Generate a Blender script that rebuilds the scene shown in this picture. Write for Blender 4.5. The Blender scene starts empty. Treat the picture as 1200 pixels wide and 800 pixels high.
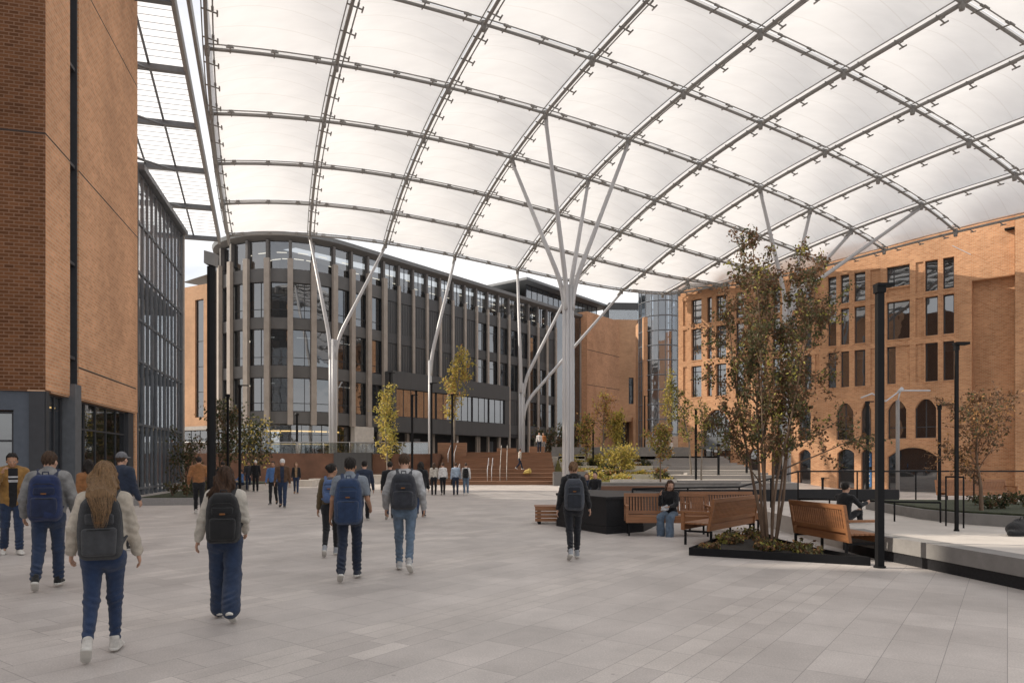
import bpy, math, random
import numpy as np
from mathutils import Vector, Matrix
RNG = random.Random(11)
sc = bpy.context.scene
COL = sc.collection
FPX, HY, CZ = 820.0, 542.0, 1.65          # focal length and horizon of the photograph, eye height

def at(px, py, Y):                        # a point read off the photograph at distance Y
    return Vector(((px-600)/FPX*Y, Y, CZ+(HY-py)/FPX*Y))
def gnd(px, py, z=0.0):                   # a point of the ground plane z
    Y = (CZ-z)*FPX/(py-HY)
    return Vector(((px-600)/FPX*Y, Y, z))

# ---------------------------------------------------------------- materials
def newmat(name):
    m = bpy.data.materials.new(name); m.use_nodes = True
    nt = m.node_tree
    for n in list(nt.nodes): nt.nodes.remove(n)
    out = nt.nodes.new('ShaderNodeOutputMaterial')
    return m, nt, out
def N(nt, typ, **kw):
    n = nt.nodes.new(typ)
    for k, v in kw.items():
        if k in n.inputs: n.inputs[k].default_value = v
        else: setattr(n, k, v)
    return n
def c4(c): return (c[0], c[1], c[2], 1.0)
def mat(name, col, rough=.6, metal=0.0, spec=.5, var=.15, scale=4.0, bump=0.0, bscale=60.0, stretch=(1, 1, 1), sheen=0.0):
    m, nt, out = newmat(name)
    b = N(nt, 'ShaderNodeBsdfPrincipled')
    b.inputs['Roughness'].default_value = rough; b.inputs['Metallic'].default_value = metal
    b.inputs['Specular IOR Level'].default_value = spec
    if sheen: b.inputs['Sheen Weight'].default_value = sheen
    tc = N(nt, 'ShaderNodeTexCoord')
    mp = N(nt, 'ShaderNodeMapping'); mp.inputs['Scale'].default_value = stretch
    nt.links.new(tc.outputs['Object'], mp.inputs['Vector'])
    nz = N(nt, 'ShaderNodeTexNoise'); nz.inputs['Scale'].default_value = scale; nz.inputs['Detail'].default_value = 6
    nz.inputs['Roughness'].default_value = .65
    nt.links.new(mp.outputs['Vector'], nz.inputs['Vector'])
    rp = N(nt, 'ShaderNodeValToRGB')
    rp.color_ramp.elements[0].position = .3; rp.color_ramp.elements[1].position = .7
    rp.color_ramp.elements[0].color = c4([x*(1-var) for x in col]); rp.color_ramp.elements[1].color = c4([min(1, x*(1+var)) for x in col])
    nt.links.new(nz.outputs['Fac'], rp.inputs['Fac']); nt.links.new(rp.outputs['Color'], b.inputs['Base Color'])
    if bump:
        n2 = N(nt, 'ShaderNodeTexNoise'); n2.inputs['Scale'].default_value = bscale; n2.inputs['Detail'].default_value = 4
        nt.links.new(mp.outputs['Vector'], n2.inputs['Vector'])
        bp = N(nt, 'ShaderNodeBump'); bp.inputs['Strength'].default_value = bump; bp.inputs['Distance'].default_value = .02
        nt.links.new(n2.outputs['Fac'], bp.inputs['Height']); nt.links.new(bp.outputs['Normal'], b.inputs['Normal'])
    nt.links.new(b.outputs['BSDF'], out.inputs['Surface'])
    return m
def brick(name, c1, c2, mortar, bw=.24, rh=.08, ms=.011, rough=.85, big=.12):
    m, nt, out = newmat(name)
    b = N(nt, 'ShaderNodeBsdfPrincipled'); b.inputs['Roughness'].default_value = rough
    b.inputs['Specular IOR Level'].default_value = .25
    uv = N(nt, 'ShaderNodeUVMap')
    t = N(nt, 'ShaderNodeTexBrick'); t.offset = .5
    for k, v in (('Scale', 1.0), ('Brick Width', bw), ('Row Height', rh), ('Mortar Size', ms), ('Mortar Smooth', .15), ('Bias', 0.0)):
        t.inputs[k].default_value = v
    t.inputs['Color1'].default_value = c4(c1); t.inputs['Color2'].default_value = c4(c2); t.inputs['Mortar'].default_value = c4(mortar)
    nt.links.new(uv.outputs['UV'], t.inputs['Vector'])
    nz = N(nt, 'ShaderNodeTexNoise'); nz.inputs['Scale'].default_value = .55; nz.inputs['Detail'].default_value = 8; nz.inputs['Roughness'].default_value = .7
    mp = N(nt, 'ShaderNodeMapping'); mp.inputs['Scale'].default_value = (1, 2.2, 1)
    nt.links.new(uv.outputs['UV'], mp.inputs['Vector']); nt.links.new(mp.outputs['Vector'], nz.inputs['Vector'])
    mr = N(nt, 'ShaderNodeMapRange'); mr.inputs['From Min'].default_value = .3; mr.inputs['From Max'].default_value = .7
    mr.inputs['To Min'].default_value = 1-big; mr.inputs['To Max'].default_value = 1+big
    nt.links.new(nz.outputs['Fac'], mr.inputs['Value'])
    mx = N(nt, 'ShaderNodeMix', data_type='RGBA', blend_type='MULTIPLY'); mx.inputs[0].default_value = 1
    nt.links.new(t.outputs['Color'], mx.inputs[6]); nt.links.new(mr.outputs['Result'], mx.inputs[7])
    n4 = N(nt, 'ShaderNodeTexNoise'); n4.inputs['Scale'].default_value = 1.0; n4.inputs['Detail'].default_value = 5; mp4 = N(nt, 'ShaderNodeMapping'); mp4.inputs['Scale'].default_value = (.45, .16, 1)
    nt.links.new(uv.outputs['UV'], mp4.inputs['Vector']); nt.links.new(mp4.outputs['Vector'], n4.inputs['Vector'])
    mr4 = N(nt, 'ShaderNodeMapRange'); mr4.inputs['From Min'].default_value = .35; mr4.inputs['From Max'].default_value = .6; mr4.inputs['To Min'].default_value = .86; mr4.inputs['To Max'].default_value = 1.05
    nt.links.new(n4.outputs['Fac'], mr4.inputs['Value'])
    mx4 = N(nt, 'ShaderNodeMix', data_type='RGBA', blend_type='MULTIPLY'); mx4.inputs[0].default_value = 1
    nt.links.new(mx.outputs[2], mx4.inputs[6]); nt.links.new(mr4.outputs['Result'], mx4.inputs[7]); nt.links.new(mx4.outputs[2], b.inputs['Base Color'])
    bp = N(nt, 'ShaderNodeBump'); bp.inputs['Strength'].default_value = .5; bp.inputs['Distance'].default_value = .01; bp.invert = True
    nt.links.new(t.outputs['Fac'], bp.inputs['Height']); nt.links.new(bp.outputs['Normal'], b.inputs['Normal'])
    nt.links.new(b.outputs['BSDF'], out.inputs['Surface'])
    return m
def glass(name, tint=(.3, .34, .38), clear=.5, rough=.02, body=(.02, .025, .03), wave=.006):
    """window glass: mirror reflection by Fresnel, the rest partly see-through and partly dark"""
    m, nt, out = newmat(name)
    gl = N(nt, 'ShaderNodeBsdfGlossy'); gl.inputs['Roughness'].default_value = rough; gl.inputs['Color'].default_value = (.9, .92, .95, 1)
    tr = N(nt, 'ShaderNodeBsdfTransparent'); tr.inputs['Color'].default_value = c4(tint)
    df = N(nt, 'ShaderNodeBsdfDiffuse'); df.inputs['Color'].default_value = c4(body)
    m1 = N(nt, 'ShaderNodeMixShader'); m1.inputs[0].default_value = clear
    nt.links.new(df.outputs[0], m1.inputs[1]); nt.links.new(tr.outputs[0], m1.inputs[2])
    fr = N(nt, 'ShaderNodeFresnel'); fr.inputs['IOR'].default_value = 2.0
    tc = N(nt, 'ShaderNodeTexCoord'); nz = N(nt, 'ShaderNodeTexNoise'); nz.inputs['Scale'].default_value = .9; nz.inputs['Detail'].default_value = 1
    nt.links.new(tc.outputs['Object'], nz.inputs['Vector'])
    bp = N(nt, 'ShaderNodeBump'); bp.inputs['Strength'].default_value = 1; bp.inputs['Distance'].default_value = wave
    nt.links.new(nz.outputs['Fac'], bp.inputs['Height']); nt.links.new(bp.outputs['Normal'], gl.inputs['Normal'])
    m2 = N(nt, 'ShaderNodeMixShader')
    mr = N(nt, 'ShaderNodeMapRange'); mr.inputs['To Min'].default_value = .12; mr.inputs['To Max'].default_value = 1.0
    nt.links.new(fr.outputs[0], mr.inputs['Value']); nt.links.new(mr.outputs['Result'], m2.inputs[0]); nt.links.new(m1.outputs[0], m2.inputs[1]); nt.links.new(gl.outputs[0], m2.inputs[2])
    nt.links.new(m2.outputs[0], out.inputs['Surface'])
    return m
def emit(name, col, s):
    m, nt, out = newmat(name)
    e = N(nt, 'ShaderNodeEmission'); e.inputs['Color'].default_value = c4(col); e.inputs['Strength'].default_value = s
    nt.links.new(e.outputs[0], out.inputs['Surface'])
    return m
def film(name, col=(.898, .898, .902), clear=.045, trans=.42):
    """translucent printed foil of the canopy"""
    m, nt, out = newmat(name)
    tl = N(nt, 'ShaderNodeBsdfTranslucent'); df = N(nt, 'ShaderNodeBsdfDiffuse'); tp = N(nt, 'ShaderNodeBsdfTransparent')
    tc = N(nt, 'ShaderNodeTexCoord'); nz = N(nt, 'ShaderNodeTexNoise'); nz.inputs['Scale'].default_value = .5; nz.inputs['Detail'].default_value = 4
    mp = N(nt, 'ShaderNodeMapping'); mp.inputs['Scale'].default_value = (1, 3.5, 1); mp.inputs['Rotation'].default_value = (0, 0, -.42)
    nt.links.new(tc.outputs['Object'], mp.inputs['Vector']); nt.links.new(mp.outputs['Vector'], nz.inputs['Vector'])
    rp = N(nt, 'ShaderNodeValToRGB'); rp.color_ramp.elements[0].position = .3; rp.color_ramp.elements[1].position = .75
    rp.color_ramp.elements[0].color = c4([x*.93 for x in col]); rp.color_ramp.elements[1].color = c4(col)
    nt.links.new(nz.outputs['Fac'], rp.inputs['Fac'])
    uv = N(nt, 'ShaderNodeUVMap'); sp = N(nt, 'ShaderNodeSeparateXYZ'); nt.links.new(uv.outputs['UV'], sp.inputs[0])
    ml = N(nt, 'ShaderNodeMath', operation='MULTIPLY'); ml.inputs[1].default_value = 5.0; nt.links.new(sp.outputs['Y'], ml.inputs[0])
    fr_ = N(nt, 'ShaderNodeMath', operation='FRACT'); nt.links.new(ml.outputs[0], fr_.inputs[0])
    lt_ = N(nt, 'ShaderNodeMath', operation='LESS_THAN'); lt_.inputs[1].default_value = .045; nt.links.new(fr_.outputs[0], lt_.inputs[0])
    sm = N(nt, 'ShaderNodeMix', data_type='RGBA', blend_type='MULTIPLY'); sm.inputs[7].default_value = (.93, .92, .91, 1)
    nt.links.new(lt_.outputs[0], sm.inputs[0]); nt.links.new(rp.outputs['Color'], sm.inputs[6])
    for n in (tl, df): nt.links.new(sm.outputs[2], n.inputs['Color'])
    tp.inputs['Color'].default_value = (1, .99, .98, 1)
    m1 = N(nt, 'ShaderNodeMixShader'); m1.inputs[0].default_value = trans
    nt.links.new(df.outputs[0], m1.inputs[1]); nt.links.new(tl.outputs[0], m1.inputs[2])
    m2 = N(nt, 'ShaderNodeMixShader'); m2.inputs[0].default_value = clear
    nt.links.new(m1.outputs[0], m2.inputs[1]); nt.links.new(tp.outputs[0], m2.inputs[2])
    nt.links.new(m2.outputs[0], out.inputs['Surface'])
    return m
def leafmat(name, col, trans=.35):
    m, nt, out = newmat(name)
    df = N(nt, 'ShaderNodeBsdfPrincipled'); df.inputs['Roughness'].default_value = .55; df.inputs['Specular IOR Level'].default_value = .3
    tl = N(nt, 'ShaderNodeBsdfTranslucent')
    tc = N(nt, 'ShaderNodeTexCoord'); nz = N(nt, 'ShaderNodeTexNoise'); nz.inputs['Scale'].default_value = 9; nz.inputs['Detail'].default_value = 2
    nt.links.new(tc.outputs['Object'], nz.inputs['Vector'])
    rp = N(nt, 'ShaderNodeValToRGB'); rp.color_ramp.elements[0].position = .3; rp.color_ramp.elements[1].position = .7
    rp.color_ramp.elements[0].color = c4([x*.65 for x in col]); rp.color_ramp.elements[1].color = c4([x*1.35 for x in col])
    nt.links.new(nz.outputs['Fac'], rp.inputs['Fac'])
    nt.links.new(rp.outputs['Color'], df.inputs['Base Color']); nt.links.new(rp.outputs['Color'], tl.inputs['Color'])
    mx = N(nt, 'ShaderNodeMixShader'); mx.inputs[0].default_value = trans
    nt.links.new(df.outputs[0], mx.inputs[1]); nt.links.new(tl.outputs[0], mx.inputs[2]); nt.links.new(mx.outputs[0], out.inputs['Surface'])
    return m
def paving(name, ang=35.3):
    """granite slabs in courses, with tone differences, fine joints, speckle and stains"""
    m, nt, out = newmat(name)
    b = N(nt, 'ShaderNodeBsdfPrincipled'); b.inputs['Specular IOR Level'].default_value = .5
    tc = N(nt, 'ShaderNodeTexCoord')
    mp = N(nt, 'ShaderNodeMapping'); mp.inputs['Rotation'].default_value = (0, 0, math.radians(-(90-ang)))
    nt.links.new(tc.outputs['Object'], mp.inputs['Vector'])
    cols = ((.495, .452, .422), (.415, .378, .353)), ((.52, .474, .438), (.415, .377, .352))
    ts = []
    for (bw, rh, ca, off) in ((.74, .44, cols[0], .41), (.58, .22, cols[1], .5)):
        t = N(nt, 'ShaderNodeTexBrick'); t.offset = off; t.offset_frequency = 3; t.squash = 1.2; t.squash_frequency = 3
        for k, v in (('Scale', 1.0), ('Brick Width', bw), ('Row Height', rh), ('Mortar Size', .0032), ('Mortar Smooth', .3), ('Bias', -.1)):
            t.inputs[k].default_value = v
        t.inputs['Color1'].default_value = c4(ca[0]); t.inputs['Color2'].default_value = c4(ca[1]); t.inputs['Mortar'].default_value = (.22, .20, .19, 1)
        nt.links.new(mp.outputs['Vector'], t.inputs['Vector']); ts.append(t)
    # wide bands alternate between the two slab sizes
    sx = N(nt, 'ShaderNodeSeparateXYZ'); nt.links.new(mp.outputs['Vector'], sx.inputs[0])
    dv = N(nt, 'ShaderNodeMath', operation='DIVIDE'); dv.inputs[1].default_value = 0.88*3
    fr = N(nt, 'ShaderNodeMath', operation='FRACT'); gt = N(nt, 'ShaderNodeMath', operation='GREATER_THAN'); gt.inputs[1].default_value = .6667
    nt.links.new(sx.outputs['Y'], dv.inputs[0]); nt.links.new(dv.outputs[0], fr.inputs[0]); nt.links.new(fr.outputs[0], gt.inputs[0])
    mx = N(nt, 'ShaderNodeMix', data_type='RGBA'); nt.links.new(gt.outputs[0], mx.inputs[0])
    nt.links.new(ts[0].outputs['Color'], mx.inputs[6]); nt.links.new(ts[1].outputs['Color'], mx.inputs[7])
    n1 = N(nt, 'ShaderNodeTexNoise'); n1.inputs['Scale'].default_value = .8; n1.inputs['Detail'].default_value = 9; n1.inputs['Roughness'].default_value = .7
    n2 = N(nt, 'ShaderNodeTexNoise'); n2.inputs['Scale'].default_value = 70; n2.inputs['Detail'].default_value = 3
    for n in (n1, n2): nt.links.new(tc.outputs['Object'], n.inputs['Vector'])
    prev = mx.outputs[2]
    n3 = N(nt, 'ShaderNodeTexNoise'); n3.inputs['Scale'].default_value = .16; n3.inputs['Detail'].default_value = 5; nt.links.new(tc.outputs['Object'], n3.inputs['Vector'])
    vg = N(nt, 'ShaderNodeTexVoronoi'); vg.inputs['Scale'].default_value = 1.7; vg.inputs['Randomness'].default_value = 1; nt.links.new(tc.outputs['Object'], vg.inputs['Vector'])
    gm = N(nt, 'ShaderNodeMapRange'); gm.inputs['From Min'].default_value = .022; gm.inputs['From Max'].default_value = .034; gm.inputs['To Min'].default_value = .66; gm.inputs['To Max'].default_value = 1
    nt.links.new(vg.outputs['Distance'], gm.inputs['Value'])
    qg = N(nt, 'ShaderNodeMix', data_type='RGBA', blend_type='MULTIPLY'); qg.inputs[0].default_value = 1
    nt.links.new(prev, qg.inputs[6]); nt.links.new(gm.outputs['Result'], qg.inputs[7]); prev = qg.outputs[2]
    for n, lo, hi in ((n1, .80, 1.16), (n2, .84, 1.14), (n3, .88, 1.10)):
        mr = N(nt, 'ShaderNodeMapRange'); mr.inputs['From Min'].default_value = .3; mr.inputs['From Max'].default_value = .7
        mr.inputs['To Min'].default_value = lo; mr.inputs['To Max'].default_value = hi
        nt.links.new(n.outputs['Fac'], mr.inputs['Value'])
        q = N(nt, 'ShaderNodeMix', data_type='RGBA', blend_type='MULTIPLY'); q.inputs[0].default_value = 1
        nt.links.new(prev, q.inputs[6]); nt.links.new(mr.outputs['Result'], q.inputs[7]); prev = q.outputs[2]
    nt.links.new(prev, b.inputs['Base Color'])
    rr = N(nt, 'ShaderNodeMapRange'); rr.inputs['To Min'].default_value = .40; rr.inputs['To Max'].default_value = .62
    nt.links.new(n1.outputs['Fac'], rr.inputs['Value']); nt.links.new(rr.outputs['Result'], b.inputs['Roughness'])
    bp = N(nt, 'ShaderNodeBump'); bp.inputs['Strength'].default_value = .25; bp.inputs['Distance'].default_value = .006
    nt.links.new(n2.outputs['Fac'], bp.inputs['Height']); nt.links.new(bp.outputs['Normal'], b.inputs['Normal'])
    nt.links.new(b.outputs['BSDF'], out.inputs['Surface'])
    return m

M = {}
M['brick_shaded'] = brick('brown brick', (.19, .080, .034), (.11, .044, .018), (.24, .135, .085), bw=.30, rh=.125, ms=.018)  # front face of the left block, its shade put into the colour
M['brick_lit'] = brick('lit brown brick', (.68, .36, .20), (.54, .27, .138), (.62, .43, .29), bw=.30, rh=.125, ms=.016)  # same brick on the side face, its light put into the colour
M['brick_orange'] = brick('orange brick', (.56, .295, .155), (.41, .19, .092), (.50, .35, .23), bw=.30, rh=.11, ms=.014, big=.10)
M['brick_far'] = brick('pale orange brick', (.50, .27, .145), (.43, .22, .115), (.48, .35, .24), bw=.30, rh=.11, ms=.014)
M['brick_red'] = brick('red brown brick', (.50, .255, .13), (.38, .18, .095), (.44, .30, .21), bw=.30, rh=.11, ms=.014)
M['joint'] = mat('dark joint filler', (.05, .035, .03), .9)
M['corten'] = mat('rust coloured panel', (.135, .066, .040), .8, var=.3, scale=.7)
M['timber_step'] = mat('warm brown timber', (.25, .132, .074), .7, var=.25, scale=2.5, stretch=(.3, 6, 6))
M['bench_wood'] = mat('oiled orange timber', (.25, .108, .044), .5, var=.25, scale=5, stretch=(.4, 5, 5))
M['steel'] = mat('painted grey steel', (.36, .35, .345), .45, .3, var=.06)
M['steel_white'] = mat('pale grey painted steel', (.46, .46, .475), .45, .1, var=.03, scale=1.5)
M['steel_beam'] = mat('mid grey galvanised tube', (.29, .285, .28), .7, 0, .25, var=.08)
M['black'] = mat('black powder coated metal', (.008, .008, .009), .6, 0, .18, var=.2)
M['black_stone'] = mat('black polished granite', (.016, .016, .018), .55, 0, .25, var=.35, scale=30)
M['charcoal'] = mat('charcoal cladding', (.058, .059, .061), .6, var=.12, scale=.8, stretch=(8, 8, .6))
M['charcoal_light'] = mat('grey brown spandrel', (.105, .102, .10), .6, var=.10, scale=.8)
M['pilaster'] = mat('sandstone fin', (.31, .27, .235), .8, var=.14, scale=1.2)
M['fin_side'] = mat('dark grey fin', (.10, .092, .088), .6)
M['frame_dark'] = mat('dark grey window frame', (.04, .042, .048), .55, .1)
M['frame_grey'] = mat('grey metal frame', (.14, .15, .165), .45, .3)
M['bluegrey'] = mat('blue grey metal panel', (.085, .10, .125), .55, .2, var=.12)
M['roof'] = mat('grey roof sheet', (.17, .18, .19), .6)
M['soffit'] = mat('pale roof soffit', (.36, .33, .30), .8)
M['concrete'] = mat('pale concrete', (.52, .48, .43), .85, var=.14, scale=2.5, bump=.2)
M['concrete_grey'] = mat('grey concrete', (.21, .20, .19), .8, var=.15, scale=3, bump=.2)
M['concrete_lt'] = mat('light stone tread', (.66, .61, .54), .85, var=.12, scale=2)
M['granite'] = mat('grey granite kerb', (.24, .225, .215), .75, var=.2, scale=25)
M['slab'] = mat('smooth light grey paving', (.47, .43, .39), .7, var=.12, scale=1.3, bump=.15)
M['soil'] = mat('dark mulch', (.022, .018, .014), .95, var=.5, scale=25, bump=1.0, bscale=45)
M['planting'] = mat('mixed low planting', (.27, .25, .07), .9, var=.6, scale=4, bump=1.0, bscale=25)
M['ivy'] = mat('dark green ground cover', (.035, .042, .02), .9, var=.6, scale=6, bump=1.0, bscale=30)
M['interior'] = mat('dim interior wall', (.10, .09, .08), .9)
M['interior_dark'] = mat('dark interior', (.03, .03, .032), .9)
M['gravel_far'] = mat('far asphalt', (.10, .10, .10), .9)
M['glass_dark'] = glass('dark window glass', (.22, .26, .31), .45)
M['glass_clear'] = glass('clear shop glass', (.62, .66, .68), .8)
M['glass_blue'] = glass('bluish curtain glass', (.62, .68, .74), .8, body=(.05, .07, .09))
M['glass_screen'] = glass('clear curtain wall glass', (.84, .87, .90), .92, body=(.05, .07, .09))
M['glass_rail'] = glass('balustrade glass', (.85, .88, .88), .9)
M['light'] = emit('office ceiling light', (1, .88, .70), 1.7)
M['light_warm'] = emit('warm shop light', (1, .62, .22), 2.2)
M['film'] = film('canopy foil')
M['film_roof'] = film('louvred glass roof', (.95, .95, .95), .45, .85)
M['bark'] = mat('brown bark', (.16, .105, .07), .9, var=.35, scale=6, stretch=(3, 3, .5), bump=.5, bscale=25)
M['bark_grey'] = mat('grey bark', (.20, .17, .14), .9, var=.3, scale=6, stretch=(3, 3, .5))
M['lf_green'] = leafmat('dark olive leaf', (.095, .092, .040))
M['lf_bronze'] = leafmat('bronze leaf', (.155, .085, .045))
M['lf_lime'] = leafmat('yellow green leaf', (.33, .30, .075))
M['lf_yellow'] = leafmat('yellow leaf', (.54, .42, .11))
M['lf_orange'] = leafmat('orange leaf', (.45, .245, .10))
M['lf_dark'] = leafmat('deep green leaf', (.035, .048, .022))

# ---------------------------------------------------------------- mesh builder
class MB:
    def __init__(s): s.v = []; s.f = []; s.m = []
    def add(s, vs, fs, mi=0):
        o = len(s.v); s.v += [tuple(p) for p in vs]
        s.f += [tuple(i+o for i in f) for f in fs]; s.m += [mi]*len(fs); return s
    def quad(s, a, b, c, d, mi=0): return s.add([a, b, c, d], [(0, 1, 2, 3)], mi)
    def box(s, x0, x1, y0, y1, z0, z1, T=None, mi=0):
        vs = [Vector((x, y, z)) for z in (z0, z1) for y in (y0, y1) for x in (x0, x1)]
        if T is not None: vs = [T @ p for p in vs]
        return s.add(vs, [(0, 2, 3, 1), (4, 5, 7, 6), (0, 1, 5, 4), (2, 6, 7, 3), (0, 4, 6, 2), (1, 3, 7, 5)], mi)
    def prism(s, poly, z0, z1, mi=0, mtop=None, T=None):
        n = len(poly)
        a = sum(poly[i][0]*poly[(i+1) % n][1]-poly[(i+1) % n][0]*poly[i][1] for i in range(n))
        if a < 0: poly = poly[::-1]
        vs = [Vector((p[0], p[1], z0)) for p in poly]+[Vector((p[0], p[1], z1)) for p in poly]
        if T is not None: vs = [T @ p for p in vs]
        s.add(vs, [(i, (i+1) % n, n+(i+1) % n, n+i) for i in range(n)], mi)
        s.add(vs, [tuple(range(n, 2*n))], mi if mtop is None else mtop); s.add(vs, [tuple(range(n-1, -1, -1))], mi)
        return s
    def tube(s, pts, rs, n=8, mi=0, cap=True):
        pts = [Vector(p) for p in pts]
        if not hasattr(rs, '__len__'): rs = [rs]*len(pts)
        ref = None; vs = []
        for i, p in enumerate(pts):
            d = (pts[min(i+1, len(pts)-1)]-pts[max(i-1, 0)])
            if d.length < 1e-9: d = Vector((0, 0, 1))
            d.normalize()
            if ref is None:
                ref = Vector((1, 0, 0)) if abs(d.x) < .8 else Vector((0, 1, 0))
            u = (ref-d*ref.dot(d)); u.normalize(); w = d.cross(u); ref = u
            for k in range(n):
                a = 2*math.pi*k/n
                vs.append(p+u*(math.cos(a)*rs[i])+w*(math.sin(a)*rs[i]))
        fs = [(i*n+k, i*n+(k+1) % n, (i+1)*n+(k+1) % n, (i+1)*n+k) for i in range(len(pts)-1) for k in range(n)]
        if cap: fs += [tuple(range(n-1, -1, -1)), tuple((len(pts)-1)*n+k for k in range(n))]
        return s.add(vs, fs, mi)
    def build(s, name, mats, parent=None, org=None, smooth=False, uv=False, auto=None):
        me = bpy.data.meshes.new(name)
        if org is None: org = ORG.get(parent.name, Vector((0, 0, 0))) if parent is not None else Vector((0, 0, 0))
        vs = np.array(s.v, float).reshape(-1, 3)
        me.from_pydata([tuple(p) for p in (vs-np.array(org))], [], s.f)
        if not isinstance(mats, (list, tuple)): mats = [mats]
        for m in mats: me.materials.append(m if not isinstance(m, str) else M[m])
        me.polygons.foreach_set('material_index', s.m)
        if smooth: me.polygons.foreach_set('use_smooth', [True]*len(s.f))
        if uv:
            l = me.uv_layers.new(name='UVMap')
            for p in me.polygons:
                n = p.normal
                if abs(n.z) < .6:
                    t = Vector((-n.y, n.x, 0)); t.normalize()
                    for li in p.loop_indices:
                        q = vs[me.loops[li].vertex_index]; l.data[li].uv = (q[0]*t.x+q[1]*t.y, q[2])
                else:
                    for li in p.loop_indices:
                        q = vs[me.loops[li].vertex_index]; l.data[li].uv = (q[0], q[1])
        o = bpy.data.objects.new(name, me); COL.objects.link(o)
        if parent is not None: o.parent = parent; ORG[o.name] = Vector(org)
        else:
            o.location = org
        return o
ORG = {}
def tag(o, label, cat, group=None):
    o['label'] = label; o['category'] = cat
    if group: o['group'] = group
    return o
def thing(name, label, cat, loc=(0, 0, 0), rot=0.0, group=None, local=False):
    o = bpy.data.objects.new(name, None); COL.objects.link(o); o.empty_display_size = .3
    o.location = loc; o.rotation_euler = (0, 0, rot); tag(o, label, cat, group)
    ORG[o.name] = Vector((0, 0, 0)) if local else Vector(loc)
    return o
def struct(o): o['kind'] = 'structure'; return o
def stuff(o): o['kind'] = 'stuff'; return o
def dup(root, loc, rot, label=None, group=None):
    def cp(o, par):
        c = o.copy(); COL.objects.link(c)
        if par is not None: c.parent = par
        for ch in o.children: cp(ch, c)
        return c
    r = cp(root, None); r.location = loc; r.rotation_euler = (0, 0, rot)
    if label: r['label'] = label
    if group: r['group'] = group
    return r
def frame(o, d):
    """local x along d on the ground plane, local y to the left of it, z up, at o"""
    d = Vector((d[0], d[1], 0)).normalized(); n = Vector((-d.y, d.x, 0))
    return Matrix(((d.x, n.x, 0, o[0]), (d.y, n.y, 0, o[1]), (0, 0, 1, o[2] if len(o) > 2 else 0), (0, 0, 0, 1)))
def wall(mb, T, u0, u1, z0, z1, ops, depth, mi=0, side=1):
    """brick wall in the plane y=0 of T with openings (u0,u1,z0,z1,rise); reveals run to y=side*depth"""
    us = sorted({u0, u1, *[o[0] for o in ops], *[o[1] for o in ops]}); zs = sorted({z0, z1, *[o[2] for o in ops], *[o[3] for o in ops]})
    us = [u for u in us if u0 <= u <= u1]; zs = [z for z in zs if z0 <= z <= z1]
    P = lambda u, y, z: T @ Vector((u, y*side, z))
    def q(a, b, c, d):
        mb.quad(*((a, b, c, d) if side > 0 else (d, c, b, a)), mi=mi)
    for i in range(len(us)-1):
        for j in range(len(zs)-1):
            cu, cz = (us[i]+us[i+1])/2, (zs[j]+zs[j+1])/2
            if any(o[0] < cu < o[1] and o[2] < cz < o[3] for o in ops): continue
            q(P(us[i], 0, zs[j]), P(us[i+1], 0, zs[j]), P(us[i+1], 0, zs[j+1]), P(us[i], 0, zs[j+1]))
    for o in ops:
        a, b, c, d = o[:4]; rise = o[4] if len(o) > 4 else 0
        top = d-rise
        q(P(a, 0, c), P(a, 0, top), P(a, depth, top), P(a, depth, c)); q(P(b, 0, top), P(b, 0, c), P(b, depth, c), P(b, depth, top))
        q(P(b, 0, c), P(a, 0, c), P(a, depth, c), P(b, depth, c))
        n = 12 if rise else 1
        pts = []
        for k in range(n+1):
            t = k/n; pts.append((a+(b-a)*t, top+rise*(1-abs(2*t-1)**2.2)))
        for k in range(n):
            (ua, za), (ub, zb) = pts[k], pts[k+1]
            q(P(ua, 0, za), P(ub, 0, zb), P(ub, depth, zb), P(ua, depth, za))
            if rise: q(P(ua, 0, za), P(ub, 0, zb), P(ub, 0, d+1e-4), P(ua, 0, d+1e-4))
WR = random.Random(3)
M['blind'] = mat('pale window blind', (.45, .44, .42), .9)
def window(par, T, u0, u1, z0, z1, y, mull=(), trans=(), fw=.07, fmat='frame_dark', gmat='glass_dark', name='window', side=1, blind=.0):
    mb = MB(); a, b = sorted((y*side, (y+.09)*side))
    mb.box(u0, u0+fw, a, b, z0, z1, T); mb.box(u1-fw, u1, a, b, z0, z1, T)
    mb.box(u0+fw, u1-fw, a, b, z0, z0+fw, T); mb.box(u0+fw, u1-fw, a, b, z1-fw, z1, T)
    for m in mull: mb.box(m-fw/2, m+fw/2, a+.004, b-.004, z0+fw, z1-fw, T)
    for t in trans: mb.box(u0+fw, u1-fw, a+.008, b-.008, t-fw/2, t+fw/2, T)
    o = mb.build(name, fmat, par)
    g = MB(); ya = (y+.045)*side
    g.quad(*[T @ Vector(p) for p in ((u0+fw, ya, z0+fw), (u1-fw, ya, z0+fw), (u1-fw, ya, z1-fw), (u0+fw, ya, z1-fw))])
    g.build('pane', gmat, o)
    if blind and WR.random() < blind:
        d_ = (z1-z0)*WR.choice((.25, .4, .55, .3)); yb = (y+.16)*side; q = MB()
        q.quad(*[T @ Vector(p) for p in ((u0+fw, yb, z1-d_), (u1-fw, yb, z1-d_), (u1-fw, yb, z1-fw), (u0+fw, yb, z1-fw))]); q.build('blind', 'blind', o)
    return o
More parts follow.
